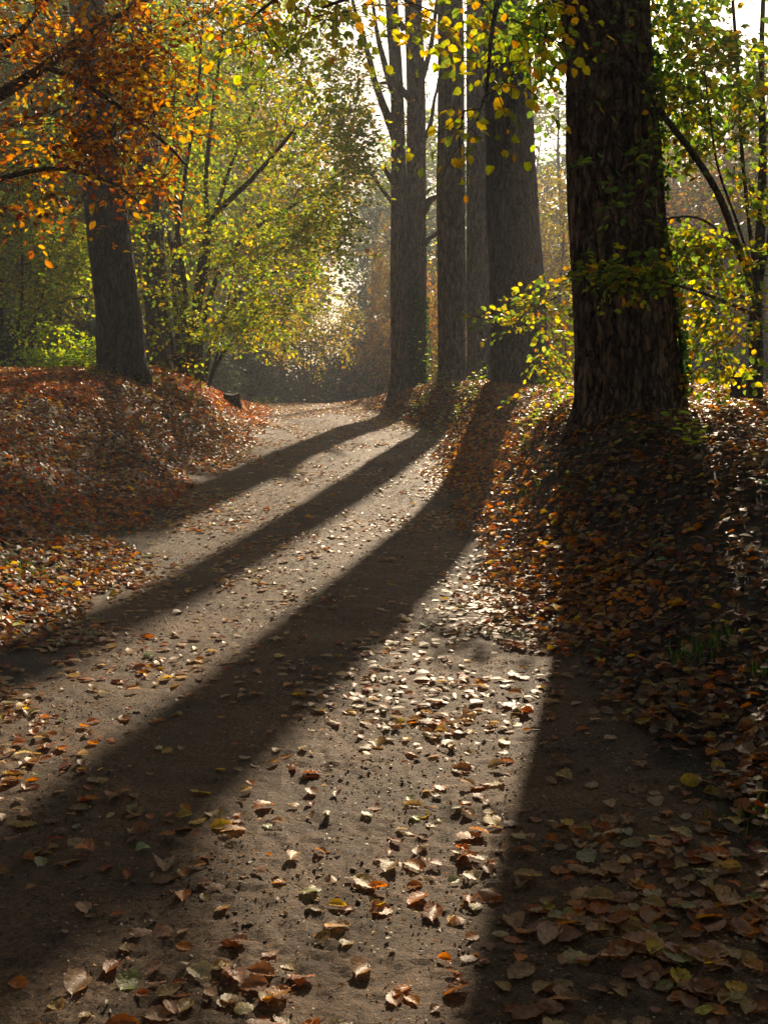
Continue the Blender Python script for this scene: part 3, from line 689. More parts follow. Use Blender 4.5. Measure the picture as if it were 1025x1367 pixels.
# ------------------------------------------------------------------ orange beech reaching in from the left
pbe = [(640, -235, 62), (600, -235, 52), (500, -235, 44), (300, -232, 40), (100, -228, 36), (0, -225, 34)]
o = foot([(640, -235, 0)], 8.6)
BE = empty('beech_tree', o, 'beech with copper orange leaves whose dark boughs reach in from the upper left', 'tree')
_, BEf = trunk_mesh('trunk', pbe, 8.6, M['bark_dark'], BE, o, top=13, seg=90, dz=.06, fis=.008, kx=10, kz=3, sink=1.2)
lines = [[P(-225, 260, 8.6), P(-100, 180, 8.4), P(0, 126, 8.1), P(60, 88, 7.9), P(130, 38, 7.8), P(200, -5, 7.8), P(280, -60, 7.8)], [P(-222, 160, 8.6), P(-80, 100, 8.2), P(0, 65, 8), P(50, 15, 7.9), P(100, -50, 7.8)],
         [P(-228, 380, 8.6), P(-120, 300, 8.2), P(-30, 250, 7.9), P(60, 225, 7.6), P(140, 240, 7.4), P(185, 268, 7.3)], [P(60, 88, 7.9), P(110, 110, 7.7), P(170, 150, 7.5), P(225, 195, 7.4), P(250, 222, 7.3)]]
stems = [(smooth_line(l, 5), np.linspace(q, .006, (len(l)-1)*5+1)) for l, q in zip(lines, (.06, .045, .03, .022))]
tg = blobs([(80, 50, 7.9, 120, 60, 1., 46), (170, 70, 7.6, 70, 55, .7, 26), (215, 150, 7.4, 40, 40, .4, 14), (130, 190, 7.4, 60, 35, .5, 16), (50, 190, 7.7, 60, 80, .8, 16), (250, 0, 7.8, 70, 24, .8, 12), (180, 235, 7.3, 45, 20, .3, 8), (50, 290, 7.6, 55, 20, .6, 4), (125, 110, 7.6, 45, 60, .4, 20)])
plant(BE, stems, tg, ORANGE, M['twig'], M['leaf'], o, nsp=2, spread=.1, seg=.16, tip=.0022, n_leaf=15, length=.32, leaf=.046, ratio=.6, droop=.25, flat=.75, jit=.015)

# ------------------------------------------------------------------ stumps, left understorey
def stump(px, py, d, r, h, label, brown=False, tilt=0.):
    c = P(px, py, d); z = float(gz(c[0], c[1], False)); o = Vector((c[0], c[1], z))
    t = empty('tree_stump', o, label, 'tree stump')
    seg = 40; a = np.linspace(0, 2*np.pi, seg, endpoint=False); zz = np.linspace(-.15, h, 14)
    A, Zz = np.meshgrid(a, zz); rr = r*(1+.1*np.cos(3*A+px)+.25*np.exp(-np.maximum(Zz, 0)/.1)+.08*(fbm(np.cos(A)*4+5, np.sin(A)*4+5, Zz*2, o=2)-.5))
    V = np.stack([np.cos(A)*rr, np.sin(A)*rr, Zz+np.where(Zz >= h-.001, .03*np.cos(2*A), 0)], -1).reshape(-1, 3)
    n = 14; i = np.arange(n-1)[:, None]*seg; j = np.arange(seg)[None]; k = (j+1) % seg
    mb = MB(); mb.add(V, [np.stack([i+j, i+k, i+seg+k, i+seg+j], -1).reshape(-1, 4)]); mb.build('bark', M['bark_dark'], t)
    V2 = np.concatenate([V[-seg:]*np.array([1.002, 1.002, 1]), [[0, 0, h+.01]]]); mb = MB()
    mb.add(V2, [np.stack([j[0], k[0], np.full(seg, seg)], -1)]); mb.build('cut_face', M['bark_grey'], t)
    t.rotation_euler = (tilt, 0, 0)
stump(310, 522, 24.5, .17, .24, 'low sawn stump at the crest of the left bank beneath the shrub')
stump(986, 526, 13.2, .09, .36, 'small brown stump beside the slender young tree at the right edge')

def mini_tree(name, label, cat, px, d, hgt, stemspec, tgts, cols, leaf=.08, leafmat='leaf', group=None, nl=10, nsp=2, length=.4, tip=.004, ratio=.7, seg=.3, base_py=None, bark='twig', rs=1.):
    c = P(px, 525, d); z = float(gz(c[0], c[1], False)); o = Vector((c[0], c[1], z))
    root = empty(name, o, label, cat, group); stems = []
    for l, r0 in stemspec:
        p = smooth_line([P(a, b, d+e) for a, b, e in l], 4); p[0][2] = gz(p[0][0], p[0][1])-.05
        stems.append((p, np.linspace(r0, r0*.35, len(p))))
    plant(root, stems, blobs(tgts), cols, M[bark], M[leafmat], o, nsp=nsp, spread=.2*length/.4, seg=seg, tip=tip, n_leaf=nl, length=length, leaf=leaf, ratio=ratio)
    return root
mini_tree('shrub', 'low bright lime-yellow sunlit shrub left of the big leaning trunk', 'shrub', 85, 23.5, 1.5,
          [([(85, 505, 0), (70, 480, 0), (55, 460, 0)], .015), ([(90, 505, 0), (100, 480, .2), (110, 455, .2)], .015), ([(80, 505, 0), (95, 490, -.2), (128, 470, -.2)], .012), ([(60, 505, .2), (40, 488, 0), (25, 478, 0)], .012)],
          [(85, 482, 23.5, 48, 14, .6, 60), (45, 480, 23.5, 30, 14, .5, 26), (115, 470, 23.4, 20, 18, .4, 24), (75, 445, 23.8, 40, 10, .5, 14)], LIME, leaf=.075, nl=9, length=.3)
mini_tree('sapling', 'thin forked sapling with yellow-green leaves at the far left edge', 'tree', 30, 25.5, 5,
          [([(35, 505, 0), (38, 460, 0), (50, 420, 0), (85, 402, 0), (118, 396, 0)], .05), ([(25, 505, 0), (24, 440, 0), (30, 390, 0), (28, 300, 0), (20, 200, 0)], .045), ([(38, 460, 0), (60, 380, 0), (75, 300, .3), (95, 220, .5)], .03)],
          [(50, 400, 25.5, 65, 50, 1.6, 80), (60, 320, 25.8, 75, 55, 1.8, 95), (30, 250, 26, 60, 60, 1.8, 60), (100, 350, 25.8, 35, 60, 1., 36), (90, 200, 26, 70, 60, 1.5, 50)],
          [(.30, .32, .04, 3), (.2, .25, .035, 3), (.4, .32, .04, 1.5), (.1, .15, .03, 2)], leaf=.1, nl=10, length=.5)

# ------------------------------------------------------------------ background woodland: a few kinds, copied
def proto(name, h, cw, cols, leaf=.2, nt=230, bare=.0, base=.25, kind='round', stemn=1, mat='leaf_far', seg=.7):
    o = Vector((0, 0, 0)); root = empty(name, o, 'x', 'tree'); stems = []
    for q in range(stemn):
        ang = rng.uniform(0, 6.28); sp_ = 0 if stemn == 1 else cw*.35
        n = 8; t = np.linspace(0, 1, n)
        p = np.stack([np.cos(ang)*sp_*t**1.3+rng.normal(0, .08, n)*h*.08+(.15*math.cos(ang) if stemn > 1 else 0), np.sin(ang)*sp_*t**1.3+rng.normal(0, .08, n)*h*.08+(.15*math.sin(ang) if stemn > 1 else 0), t*h*.9-.4], -1)
        stems.append((smooth_line(p, 3), np.linspace(h*(.022 if stemn == 1 else .009), .02, (n-1)*3+1)))
    tg = []
    while len(tg) < nt:
        v = rng.uniform(-1, 1, 3)
        zt = (v[2]+1)/2
        if kind == 'round': rad = math.sqrt(max(0, 1-v[2]**2))*(.75+.5*float(vnoise(np.array(v[0]*2+9), np.array(v[1]*2+9), np.array(v[2]*3+9))))
        elif kind == 'cone': rad = (1-zt)**.8
        else: rad = (1-zt*.5)*.9
        if math.hypot(v[0], v[1]) > rad or (math.hypot(v[0], v[1]) < rad*.35 and rng.random() < .6): continue
        tg.append([v[0]*cw, v[1]*cw, h*(base+zt*(1-base))])
    tg = np.array(tg)
    pos, par, r, ns, tips, tdir = grow(stems, tg, seg=seg, tip=.012, jit=.1)
    for pts, rm in stems:
        mb = MB(); tube(mb, pts, rm, 8); mb.build('trunk' if stemn == 1 else 'stem', M['bark_grey'], root)
    mb = MB(); e = np.arange(ns, len(pos)); edges_tubes(mb, pos[par[e]], pos[e], np.minimum(r[par[e]], r[e]*1.3), r[e], 4)
    ml = MB(); k = 3; T = np.repeat(pos[tips], k, 0)+rng.normal(0, .35, (len(tips)*k, 3)); D = np.repeat(tdir, k, 0)+rng.normal(0, .7, (len(tips)*k, 3))
    if bare: s_ = rng.random(len(T)) > bare; T2_, D2_ = T[~s_], D[~s_]; sprays(MB(), mb, T2_, D2_, cols, 2, 1.0, leaf); T, D = T[s_], D[s_]
    cl = np.clip(1+rng.normal(0, .3, (len(T), 1)), .4, 1.8)*np.ones((1, 3))
    sprays(ml, mb, T, D, cols, 12, 1.0, leaf, .7, .3, .6, 2, clump=cl)
    mb.build('branches', M['bark_grey'], root); ml.build('leaves', M[mat], root)
    return root
PR = {
 'green': proto('woodland_tree', 13, 3.6, GREEN+LIME, nt=260),
 'yellow': proto('woodland_tree', 12, 3.6, [(.34, .3, .04, 3), (.42, .28, .04, 2), (.2, .2, .04, 2), (.4, .2, .04, 1)], nt=250),
 'rust': proto('woodland_tree', 11, 3.4, RUST, nt=230),
 'misty': proto('woodland_tree', 18, 4.2, [(.07, .10, .055, 3), (.10, .12, .06, 1.5), (.17, .14, .06, .6)], nt=330, base=.12, leaf=.24, kind='cone'),
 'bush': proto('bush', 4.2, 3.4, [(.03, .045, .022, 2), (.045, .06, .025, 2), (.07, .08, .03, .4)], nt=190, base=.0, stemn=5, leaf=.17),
 'ybush': proto('bush', 4.6, 2.6, [(.45, .36, .05, 3), (.5, .3, .05, 2), (.3, .28, .05, 2)], nt=110, base=.42, stemn=5, leaf=.13),
 'bare': proto('woodland_tree', 15, 4.5, [(.3, .2, .05, 1)], nt=260, bare=.93, leaf=.12, base=.15),
 'rbush': proto('bush', 5, 3, [(.42, .24, .04, 3), (.4, .14, .03, 1.5), (.25, .22, .04, 2)], nt=150, base=.05, stemn=5, leaf=.15),
}
used = set()
def put(kind, px, d, top_py, label, cat, group=None, rot=None, wide=1.):
    src = PR[kind]; x = (px-512.5)/F*d; z = float(gz(x, d, False))
    H = {'green': 13, 'yellow': 12, 'rust': 11, 'misty': 18, 'bush': 4.2, 'ybush': 4.6, 'bare': 15, 'rbush': 5}[kind]
    ztop = CAM[2]+(525-top_py)/F*d; s_ = (ztop-z)/H
    t = src if kind not in used else copy_tree(src)
    used.add(kind)
    t.location = (x, d, z); t.rotation_euler = (0, 0, rng.uniform(0, 6.28) if rot is None else rot); t.scale = (s_*wide, s_*wide, s_)
    t['label'] = label; t['category'] = cat
    if group: t['group'] = group
    elif 'group' in t: del t['group']
    return t
G1 = 'trees of the wood behind the left bank'; G2 = 'hazy trees beyond the crest of the path'; G3 = 'trees of the wood behind the right bank'
put('yellow', 60, 33, 20, 'leafy green tree in the wood beyond the left bank', 'tree', G1)
put('yellow', -40, 31, 120, 'yellowing tree in the wood beyond the left bank', 'tree', G1)
put('green', 150, 40, -40, 'leafy green tree in the wood beyond the left bank', 'tree', G1)
put('yellow', 120, 46, 120, 'yellowing tree in the wood beyond the left bank', 'tree', G1)
put('green', 175, 36, -20, 'leafy green tree in the wood beyond the left bank', 'tree', G1)
put('yellow', 205, 52, 60, 'yellowing tree in the wood beyond the left bank', 'tree', G1)
put('green', 0, 44, -60, 'leafy green tree in the wood beyond the left bank', 'tree', G1)
put('green', 285, 84, 130, 'hazy green tree deep in the left wood', 'tree', G1)
put('yellow', 325, 62, 50, 'yellow hazy tree seen through the upper crown of the many-stemmed shrub', 'tree', G1)
put('green', 375, 72, 190, 'green hazy tree left of the bright sky gap', 'tree', G2, wide=.6)
put('misty', 60, 68, 60, 'tall dull green tree far back in the left wood', 'tree', G1)
put('green', -130, 40, 0, 'leafy green tree in the wood beyond the left bank', 'tree', G1)
put('misty', 350, 85, 380, 'low misty tree at the far end of the left wood', 'tree', G2)
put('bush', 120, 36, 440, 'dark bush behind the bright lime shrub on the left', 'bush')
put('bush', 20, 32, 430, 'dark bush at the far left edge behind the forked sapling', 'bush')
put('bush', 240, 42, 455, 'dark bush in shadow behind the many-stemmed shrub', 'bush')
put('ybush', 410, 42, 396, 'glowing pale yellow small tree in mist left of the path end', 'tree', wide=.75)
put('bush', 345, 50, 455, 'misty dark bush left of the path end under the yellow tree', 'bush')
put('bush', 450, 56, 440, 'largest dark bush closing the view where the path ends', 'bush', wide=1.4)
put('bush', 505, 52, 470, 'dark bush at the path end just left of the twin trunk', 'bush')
put('misty', 497, 80, 195, 'tall misty grey tree rising beyond the path end beside the bright sky gap', 'tree', G2, wide=.55)
put('rust', 520, 56, 290, 'brown and yellow autumn tree just left of the twin trunk', 'tree', G2, wide=.3)
put('rbush', 508, 50, 420, 'orange and yellow bush at the foot of the autumn tree by the twin trunk', 'bush', wide=.4)
put('misty', 440, 110, 420, 'faint blue-grey tree farthest off at the end of the path', 'tree', G2)
put('rbush', 582, 42, 380, 'orange bush seen in the gap between twin trunk and grey trunks', 'bush', wide=.4)
put('bare', 590, 55, 60, 'bare tree seen between the twin trunk and the grey trunks', 'tree', G3)
put('bare', 740, 60, 90, 'bare hazy tree between the grey trunks and the big right tree', 'tree', G3)
put('yellow', 745, 44, 235, 'golden tree glowing between the grey trunks and the big right tree', 'tree', G3, wide=.7)
put('rbush', 735, 34, 420, 'orange bush low between the grey trunks and the big right tree', 'bush')
put('rust', 925, 50, 190, 'rust-olive hazy tree behind the slender young tree', 'tree', G3)
put('rust', 1010, 44, 140, 'rust-brown tree at the right edge behind the young tree', 'tree', G3)
put('misty', 960, 75, 60, 'tall dull green tree far back in the right wood', 'tree', G3)
put('bare', 890, 66, 100, 'bare hazy tree just right of the big ivy-edged trunk', 'tree', G3)
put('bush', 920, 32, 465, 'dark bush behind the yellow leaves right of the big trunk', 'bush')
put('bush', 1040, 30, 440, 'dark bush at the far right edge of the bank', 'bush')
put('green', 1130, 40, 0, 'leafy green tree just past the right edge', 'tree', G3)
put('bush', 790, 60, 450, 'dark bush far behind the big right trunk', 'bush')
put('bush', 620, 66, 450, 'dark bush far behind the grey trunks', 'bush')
put('misty', 1100, 90, 60, 'tall dull green tree beyond the right edge of the wood', 'tree', G3)
put('misty', 230, 95, 120, 'tall dull green tree farthest back in the left wood', 'tree', G1)


for k_, (px_, dd_, tp_) in enumerate([(585, 95, 170), (650, 100, 120), (715, 92, 140), (775, 98, 110), (840, 104, 90), (905, 96, 120), (548, 110, 200), (1010, 100, 60), (290, 105, 200), (150, 100, 60), (60, 105, 20), (-60, 90, 0)]):
    put('misty' if k_ % 3 else 'green', px_, dd_, tp_, 'far hazy tree in the misty wood that closes the background', 'tree', 'far hazy trees closing the background')
for k_, (x_, y_, kd_) in enumerate([(-9, -3, 'green'), (-13, 4, 'yellow'), (8, -4, 'green'), (13, 3, 'green'), (-7, -13, 'yellow'), (0, -15, 'green'), (7, -14, 'yellow'), (-16, 12, 'green'), (15, 13, 'yellow'), (-3, -9, 'green'), (4, -9, 'green')]):  # unseen trees added beside and behind the camera to block low sky light
    t = copy_tree(PR[kd_]); t.location = (x_, y_, float(gz(x_, y_, False))); t.rotation_euler = (0, 0, k_*1.1); t.scale = (1.1, 1.1, 1.15)
    t['label'] = 'leafy woodland tree standing unseen round the viewpoint, outside the frame'; t['category'] = 'tree'; t['group'] = 'unseen woodland trees round the viewpoint'
# high crowns of the big trees, added unseen above the picture to block sky
def crown(root, origin, fns, c, rad, n, cols, zlow):
    fx, fy, fr = fns; zz = np.linspace(zlow, c[2]+1, 10)
    ax = np.stack([fx(np.minimum(zz, 18.5)), fy(np.minimum(zz, 18.5)), zz], -1)
    v = unit(rng.normal(0, 1, (n, 3)))*(rng.random((n, 1))**.4); tg = np.array(c)+v*np.array(rad)
    pos, par, r, ns, tips, td = grow([(ax, np.linspace(.12, .08, 10))], tg, seg=.7, tip=.01, jit=.08)
    mb = MB(); e = np.arange(ns, len(pos)); edges_tubes(mb, pos[par[e]], pos[e], np.minimum(r[par[e]], r[e]*1.3), r[e], 5); ml = MB()
    T = np.repeat(pos[tips], 3, 0)+rng.normal(0, .3, (len(tips)*3, 3)); D = np.repeat(td, 3, 0)+rng.normal(0, .7, (len(tips)*3, 3))
    sprays(ml, mb, T, D, cols, 10, 1.0, .15, .75, .3, .7, 2)
    mb.build('crown_branches', M['bark_dark'], root, origin=origin); ml.build('crown_leaves', M['leaf_far'], root, origin=origin)
crown(RT, RT.location, RTf, (1.5, 9, 13), (6.5, 7, 4), 420, YG, 8)
crown(TB, TB.location, TBf, (3.2, 21, 17), (5.5, 5, 3.8), 200, YG, 12)
crown(TC, TC.location, fc1, (0., 29.6, 22), (4.5, 4, 3), 110, YELLOW, 14)
crown(TL, TL.location, TLf, (-6, 19, 15.5), (5.5, 5, 4.4), 220, YG, 10)
crown(BE, BE.location, BEf, (-5, 5.5, 11.5), (5, 8, 3.5), 320, ORANGE, 7)

# ------------------------------------------------------------------ leaf litter
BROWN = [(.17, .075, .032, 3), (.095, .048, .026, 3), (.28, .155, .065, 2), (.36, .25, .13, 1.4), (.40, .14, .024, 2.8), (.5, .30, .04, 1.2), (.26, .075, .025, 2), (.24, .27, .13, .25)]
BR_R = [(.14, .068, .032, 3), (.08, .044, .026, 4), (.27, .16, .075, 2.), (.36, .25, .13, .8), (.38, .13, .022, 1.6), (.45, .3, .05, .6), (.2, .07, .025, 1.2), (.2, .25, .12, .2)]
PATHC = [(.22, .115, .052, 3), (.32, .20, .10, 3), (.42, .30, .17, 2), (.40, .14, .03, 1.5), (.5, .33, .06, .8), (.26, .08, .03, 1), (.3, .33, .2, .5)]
def density(x, y):
    ur = x-x_r(y)+(fbm(x*1.6+50, y*1.1, o=4)-.5)*1.3; ul = x_l(y)-x+(fbm(x*1.6+80, y*1.1, o=4)-.5)*1.5; off = np.maximum(ur, ul)
    patch = np.clip((fbm(x*.9+3, y*.9, o=3)-.33)*4, .1, 2.2)
    d = np.where(off > 0, np.where(y < 10, 820., 620.), 0)
    right_in = np.where(off <= 0, 190*np.exp(ur/(.38+.03*np.clip(y-12, 0, 20)))+np.where(y < 7.5, 95*sstep(-1.15, -.3, ur), 0), 0)
    left_in = np.where(off <= 0, 170*np.exp(ul/(.38+.035*np.clip(y-9, 0, 20)))+np.where(y < 7.5, 75*sstep(-1.3, -.5, ul), 0), 0)
    cen = 32+60*sstep(.46, .62, fbm(x*1.7, y*1.2+40, o=2))
    d = np.where(off > 0, d*np.clip(patch, .8, 1.2), (cen+right_in+left_in)*patch)
    # bare slope under the big right tree
    d = d*(1-.25*np.exp(-((x-2.0)/.8)**2-((y-7)/2.5)**2))
    crest = sstep(26, 36, y)
    return d+crest*60*(off <= 0)
def scatter(y0, y1, maxd, xm=lambda y: .36*y+1.0):
    A = 0; n = int(maxd*(y1-y0)*2*xm(y1))
    x = rng.uniform(-xm(y1), xm(y1), n); y = rng.uniform(y0, y1, n)
    k = (np.abs(x) < xm(y)) & (rng.random(n)*maxd < density(x, y)); return x[k], y[k]
XY = [scatter(a, b, 990 if a < 10 else 750) for a, b in ((1.6, 5), (5, 8), (8, 12), (12, 17), (17, 23), (23, 30), (30, 40))]
X = np.concatenate([a for a, b in XY]); Y = np.concatenate([b for a, b in XY])
thin = (Y < 20) | (rng.random(len(Y)) < np.clip(24/Y, .6, 1)); X, Y = X[thin], Y[thin]
# which ones show largest: the nearest ones inside the frame
dz_ = -(gz(X, Y, False)-CAM[2]); fr_x = 512.5+X/(Y*cp+dz_*sp)*F; fr_y = 683.5-((-dz_)*cp+Y*sp)/(Y*cp+dz_*sp)*F
inside = (fr_x > -5) & (fr_x < 1030) & (fr_y < 1385)
dist = np.sqrt(X**2+Y**2+dz_**2); order = np.argsort(np.where(inside, dist, 1e9)); ind = order[:300]
mask = np.ones(len(X), bool); mask[ind] = False
xi, yi = X[ind], Y[ind]
# prototypes of single leaves
kinds = {'brown': (.22, .115, .055), 'russet': (.30, .095, .03), 'tan': (.35, .22, .11), 'pale buff': (.44, .32, .185), 'orange': (.46, .18, .03), 'yellow': (.55, .38, .05), 'grey-green': (.24, .25, .13)}
protoL = {}
for nm, c in kinds.items():
    for f_ in range(5):
        mb = MB(); L = .064+.008*rng.normal(); jag = .02 if f_ < 3 else .08
        curl = [(.05, .02), (.25, .08), (-.3, .16), (.15, -.05), (.35, .05)][f_]
        leaves(mb, np.array([[0, -L/2, .004]]), np.array([[0, 1., 0]]), np.array([[0, 0, 1.]]), L, L*rng.uniform(.6, .78), np.clip(np.array([c])*(1+rng.normal(0, .08, (1, 3))), 0, .9), 0,
               curlA=np.array([curl[0]*.8]), curlB=np.array([curl[1]*.35]), jag=jag)
        tube(mb, [(0, -L/2, .004), (.002, -L/2-.008, .005), (.004, -L/2-.018, .003)], [.0009, .0008, .0007], 4, np.array(c)*.7)
        me = mk_mesh('fallen_leaf', np.concatenate(mb.v), [np.concatenate(q) for q in mb.f.values()], M['litter'], np.concatenate(mb.c))
        zz = np.array([v.co[2] for v in me.vertices]).min()
        protoL[(nm, f_)] = (me, -zz)
wts = np.array([3.5, 2, 3.2, 1.8, 1.3, .7, .3]); wts /= wts.sum(); kn = list(kinds)
forms = ['flat', 'curled', 'arched', 'ragged', 'folded']
nn = gnorm(xi, yi); zi = gz(xi, yi)
for k in range(len(xi)):
    nm = kn[rng.choice(7, p=wts)]; f_ = int(rng.choice(5, p=[.22, .25, .2, .18, .15]))
    me, lift = protoL[(nm, f_)]
    o_ = bpy.data.objects.new('fallen_leaf', me); COL.objects.link(o_)
    nrm = Vector(nn[k])+Vector(rng.normal(0, .08, 3)); nrm.normalize()
    q = nrm.to_track_quat('Z', 'Y'); q = q @ Matrix.Rotation(rng.uniform(0, 6.28), 3, 'Z').to_quaternion()
    o_.rotation_mode = 'QUATERNION'; o_.rotation_quaternion = q
    s_ = float(np.clip(rng.lognormal(0, .25), .55, 1.6)); o_.scale = (s_, s_*rng.uniform(.9, 1.1), s_)
    o_.location = (xi[k], yi[k], zi[k]+lift*s_*.75+.003)
    off = max(xi[k]-x_r(yi[k]), x_l(yi[k])-xi[k])
    where = 'on the foot of the right bank' if xi[k]-x_r(yi[k]) > 0 else 'on the foot of the left bank' if x_l(yi[k])-xi[k] > 0 else 'on the right side of the track' if xi[k] > .25 else 'on the left side of the track' if xi[k] < -.75 else 'in the middle of the track'
    tag(o_, f'{forms[f_]} {nm} fallen leaf lying {where} in the foreground', 'fallen leaf', f'{forms[f_]} {nm} leaves {where}')
# the carpet
X, Y = X[mask], Y[mask]; Zg = gz(X, Y); Nn = gnorm(X, Y)
ur = X-x_r(Y); ul = x_l(Y)-X; bank = np.maximum(ur, ul) > 0
mb = MB()
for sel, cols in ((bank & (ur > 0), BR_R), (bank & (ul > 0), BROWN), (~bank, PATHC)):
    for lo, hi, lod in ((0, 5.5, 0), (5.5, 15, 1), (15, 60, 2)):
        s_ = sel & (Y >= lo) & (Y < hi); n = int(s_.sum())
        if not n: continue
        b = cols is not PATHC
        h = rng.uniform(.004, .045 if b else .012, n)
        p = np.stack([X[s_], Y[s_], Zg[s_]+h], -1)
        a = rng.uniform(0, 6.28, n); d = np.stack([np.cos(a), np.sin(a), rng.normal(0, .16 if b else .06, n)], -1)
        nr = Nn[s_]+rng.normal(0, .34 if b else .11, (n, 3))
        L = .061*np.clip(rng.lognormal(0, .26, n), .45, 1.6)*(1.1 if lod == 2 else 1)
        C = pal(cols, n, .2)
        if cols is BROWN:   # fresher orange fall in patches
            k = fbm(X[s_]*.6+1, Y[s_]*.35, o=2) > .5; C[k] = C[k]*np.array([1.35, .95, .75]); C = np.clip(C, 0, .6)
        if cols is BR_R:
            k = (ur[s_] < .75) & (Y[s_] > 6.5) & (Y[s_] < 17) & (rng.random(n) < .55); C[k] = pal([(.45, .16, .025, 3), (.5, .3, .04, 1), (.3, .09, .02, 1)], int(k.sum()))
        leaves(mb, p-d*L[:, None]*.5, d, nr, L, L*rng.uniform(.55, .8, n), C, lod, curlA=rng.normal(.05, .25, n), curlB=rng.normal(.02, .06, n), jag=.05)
n = 60000; y = 1.7+(rng.random(n)**1.5)*13; x = rng.uniform(-4, 3, n)
k = (np.abs(x) < .37*y+.8) & (x > x_l(y)-.3) & (x < x_r(y)+2.5) & (fbm(x*1.4+16, y*1.4, o=3) > .36+.22*rng.random(n)); x, y = x[k], y[k]; n = len(x)
a = rng.uniform(0, 6.28, n); L = np.clip(rng.lognormal(math.log(.010), .5, n), .004, .035)
leaves(mb, np.stack([x, y, gz(x, y)+.004], -1), np.stack([np.cos(a), np.sin(a), rng.normal(.1, .25, n)], -1), gnorm(x, y)+rng.normal(0, .4, (n, 3)), L, L*rng.uniform(.3, .8, n), pal([(.14, .09, .055, 3), (.26, .18, .11, 3), (.38, .28, .18, 1.5), (.3, .12, .04, .7)], n), 2)
lit = mb.build('leaf_litter', M['litter']); tag(lit, 'carpet of brown, orange and tan fallen leaves on banks and path', 'leaf litter', None, 'stuff')
print('litter', len(X))

# small stones and soil crumbs
n = 70000; y = 1.5+(rng.random(n)**1.6)*14; x = rng.uniform(-3.6, 3, n)
k = (np.abs(x) < .37*y+.8) & (x > x_l(y)-.3) & (x < x_r(y)+.6) & (fbm(x*2+6, y*2, o=2) > .36+.16*rng.random(n)); x, y = x[k], y[k]; n = len(x)
octv = np.array([[1, 0, 0], [-1, 0, 0], [0, 1, 0], [0, -1, 0], [0, 0, 1], [0, 0, -1.]]); octf = np.array([[0, 2, 4], [2, 1, 4], [1, 3, 4], [3, 0, 4], [2, 0, 5], [1, 2, 5], [3, 1, 5], [0, 3, 5]])
sz = np.clip(rng.lognormal(math.log(.0038), .5, n), .0015, .015)
v = octv[None]*sz[:, None, None]*rng.uniform(.6, 1.3, (n, 6, 1))*np.array([1, 1, .6])+rng.normal(0, .12, (n, 6, 3))*sz[:, None, None]
a = rng.uniform(0, 6.28, n); ca, sa = np.cos(a)[:, None], np.sin(a)[:, None]
v = np.stack([v[..., 0]*ca-v[..., 1]*sa, v[..., 0]*sa+v[..., 1]*ca, v[..., 2]], -1)+np.stack([x, y, gz(x, y)+sz*.25], -1)[:, None]
mb = MB(); mb.add(v.reshape(-1, 3), [(octf[None]+(np.arange(n)*6)[:, None, None]).reshape(-1, 3)])
tag(mb.build('gravel', M['stone']), 'soil crumbs and small stones scattered over the track', 'gravel', None, 'stuff')

# fallen twigs on the banks
spots = [(905, 835, 6.1, .8), (880, 800, 6.6, .6), (960, 760, 7, .7), (820, 700, 8.6, .6), (870, 640, 9.3, .9), (780, 760, 7.6, .5), (730, 650, 10, .6), (990, 880, 5.4, .45), (610, 830, 7.9, .25), (120, 640, 13, .6), (60, 700, 10.5, .5), (240, 600, 16, .7), (940, 690, 8, .7)]
wh = ['on the bare upper slope of the right bank', 'just above the grass tuft on the right bank', 'near the right edge of the right bank', 'halfway down the right bank', 'below the foot of the big right tree', 'on the lower right bank', 'left of the foot of the big right tree', 'beside the grass tuft at the right edge', 'at the right margin of the track', 'on the left bank below the leaning trunk', 'on the left bank near the left edge', 'on the left bank below the shrub', 'among leaves right of the big trunk shadow']
def ground_hit(px, py):
    ds = np.linspace(2, 60, 3000); pts = np.array([P(px, py, d) for d in ds]); h = gz(pts[:, 0], pts[:, 1], False)
    ok = pts[:, 2] < h
    if not ok.any(): i = int(np.argmin(pts[:, 2]-h+np.where(ds < 6, 9, 0)))
    else: i = int(np.argmax(ok))
    return pts[i]
for (px, py, _, L), lab in zip(spots, wh):
    g = ground_hit(px, py); a = rng.uniform(-.5, .5)+.3; t = np.linspace(-.5, .5, 9)
    xx = g[0]+np.cos(a)*t*L+rng.normal(0, .012, 9); yy = g[1]+np.sin(a)*t*L+rng.normal(0, .012, 9); zz = gz(xx, yy, False)+.03+rng.normal(0, .006, 9)
    zz = zz*.4+.6*np.interp(t, [-.5, .5], [zz[0], zz[-1]]); zz = np.maximum(zz, gz(xx, yy)+.012)
    mb = MB(); tube(mb, np.stack([xx, yy, zz], -1), np.linspace(.005, .002, 9)*(1.2 if L > .5 else .8), 6)
    tube(mb, [(xx[5], yy[5], zz[5]), (xx[5]+.06, yy[5]+.05, zz[5]+.03), (xx[5]+.15, yy[5]+.09, zz[5]+.035)], [.004, .003, .002], 5)
    tag(mb.build('fallen_twig', M['twig'], origin=(xx[4], yy[4], zz[4])), 'thin grey fallen twig lying '+lab, 'twig', 'fallen twigs on the banks')

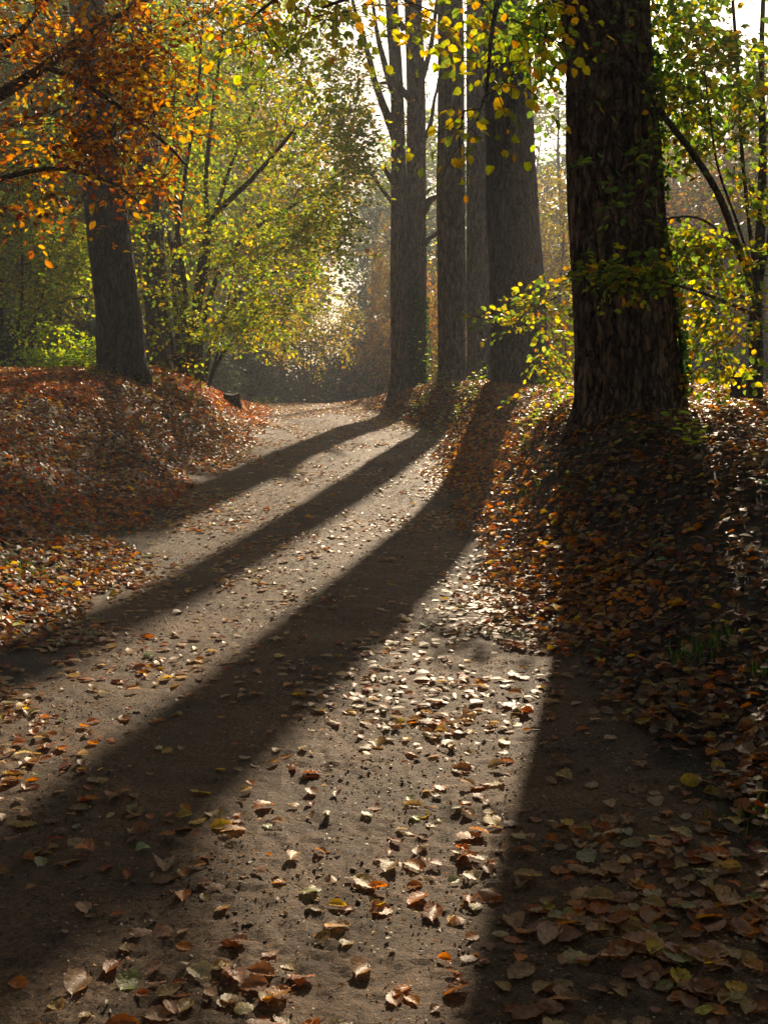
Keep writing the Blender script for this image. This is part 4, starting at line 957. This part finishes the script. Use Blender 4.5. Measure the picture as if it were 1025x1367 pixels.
# grass and small green plants
def blades(mb, cx, cy, n, rad, h, cols):
    x = cx+rng.normal(0, rad, n); y = cy+rng.normal(0, rad, n); z = gz(x, y)
    a = rng.uniform(0, 6.28, n); d = np.stack([np.cos(a)*.5, np.sin(a)*.5, rng.uniform(.5, 1.3, n)], -1)
    nr = np.stack([np.cos(a+3.14), np.sin(a+3.14), np.full(n, .5)], -1)
    H = h*rng.uniform(.5, 1.3, n)
    leaves(mb, np.stack([x, y, z-.005], -1), d, nr, H, np.full(n, .007)*rng.uniform(.6, 1.3, n), pal(cols, n), 1, curlA=np.zeros(n), curlB=rng.uniform(-.35, -.1, n))
GR = [(.10, .22, .03, 3), (.18, .3, .04, 2), (.06, .12, .02, 2)]
for px, py, n, rad, h, lab in [(925, 885, 60, .07, .15, 'green grass tuft on the shaded lower right bank'), (962, 862, 26, .04, .12, 'small sunlit grass tuft above the shaded tuft on the right bank'), (905, 935, 16, .05, .09, 'few thin grass blades below the shaded tuft on the right bank'),
                               (998, 1095, 34, .06, .10, 'grass tuft among orange leaves at the lower right edge'), (710, 668, 40, .07, .13, 'bright grass tuft among orange leaves left of the big tree shadow'), (590, 545, 160, .35, .14, 'grassy patch at the path edge before the grey trunks'),
                               (35, 765, 60, .15, .1, 'grass tuft at the left edge of the frame by orange leaves'), (60, 660, 150, .35, .09, 'short grass patch on the left bank'), (110, 690, 120, .35, .08, 'short grass patch in shade on the lower left bank'), (35, 610, 60, .2, .1, 'sunny grass patch high on the left bank'), (1015, 905, 20, .04, .1, 'grass blades at the right edge of the right bank')]:
    g = ground_hit(px, py); mb = MB(); blades(mb, g[0], g[1], n, rad, h, GR)
    tag(mb.build('grass_tuft', M['grass'], origin=(g[0], g[1], g[2])), lab, 'grass')
def weed(px, py, n, h, rad, leaf, cols, lab, name='weed_plant'):
    g = ground_hit(px, py); o = Vector((g[0], g[1], float(gz(g[0], g[1])))); t = empty(name, o, lab, 'plant'); mb = MB(); ml = MB()
    for q in range(n):
        b = np.array([g[0]+rng.normal(0, rad), g[1]+rng.normal(0, rad), 0]); b[2] = gz(b[0], b[1]); tipp = b+np.array([rng.normal(0, h*.35), rng.normal(0, h*.3), h*rng.uniform(.6, 1.1)])
        tube(mb, [b-UP*.01, (b+tipp)/2+rng.normal(0, h*.05, 3), tipp], [.003, .0025, .0015], 4)
        k = 7; s_ = np.linspace(.25, 1, k)[:, None]; pp = b+(tipp-b)*s_; a = rng.uniform(0, 6.28)+np.arange(k)*2.4
        d = np.stack([np.cos(a), np.sin(a), np.full(k, .15)], -1); Lf = leaf*rng.uniform(.7, 1.3, k)
        leaves(ml, pp, d, UP[None]+rng.normal(0, .3, (k, 3)), Lf, Lf*.6, pal(cols, k), 1)
    mb.build('stalks', M['grass'], t, origin=o); ml.build('leaves', M['leaf'], t, origin=o)
weed(712, 578, 9, .24, .1, .07, LIME, 'bright green weed at the left foot of the big right tree')
weed(566, 545, 14, .35, .25, .08, GREEN, 'leafy green weed at the foot of the twin trunk')
weed(625, 530, 14, .4, .3, .08, GREEN+LIME, 'green weed clump beside the path in front of the grey trunks')
weed(612, 560, 8, .25, .15, .06, LIME, 'small sunlit weed at the right path edge below the grey trunks')
weed(580, 500, 8, 1.0, .12, .10, LIME, 'tall yellow-green seedling between twin trunk and grey trunks', 'seedling')
weed(150, 500, 12, .22, .35, .09, DARKG+GREEN, 'dark green plants at the foot of the leaning left trunk')
weed(200, 505, 12, .2, .5, .08, GREEN, 'green plants on the bank between left trunk and shrub')
weed(340, 532, 12, .25, .4, .07, LIME+GREEN, 'green plants on the left bank right of the stump')
weed(915, 610, 5, .3, .05, .08, LIME, 'small yellow-green seedling right of the big trunk foot', 'seedling')
weed(820, 610, 6, .3, .15, .08, DARKG, 'dark trailing plant below the big trunk')
print('done')
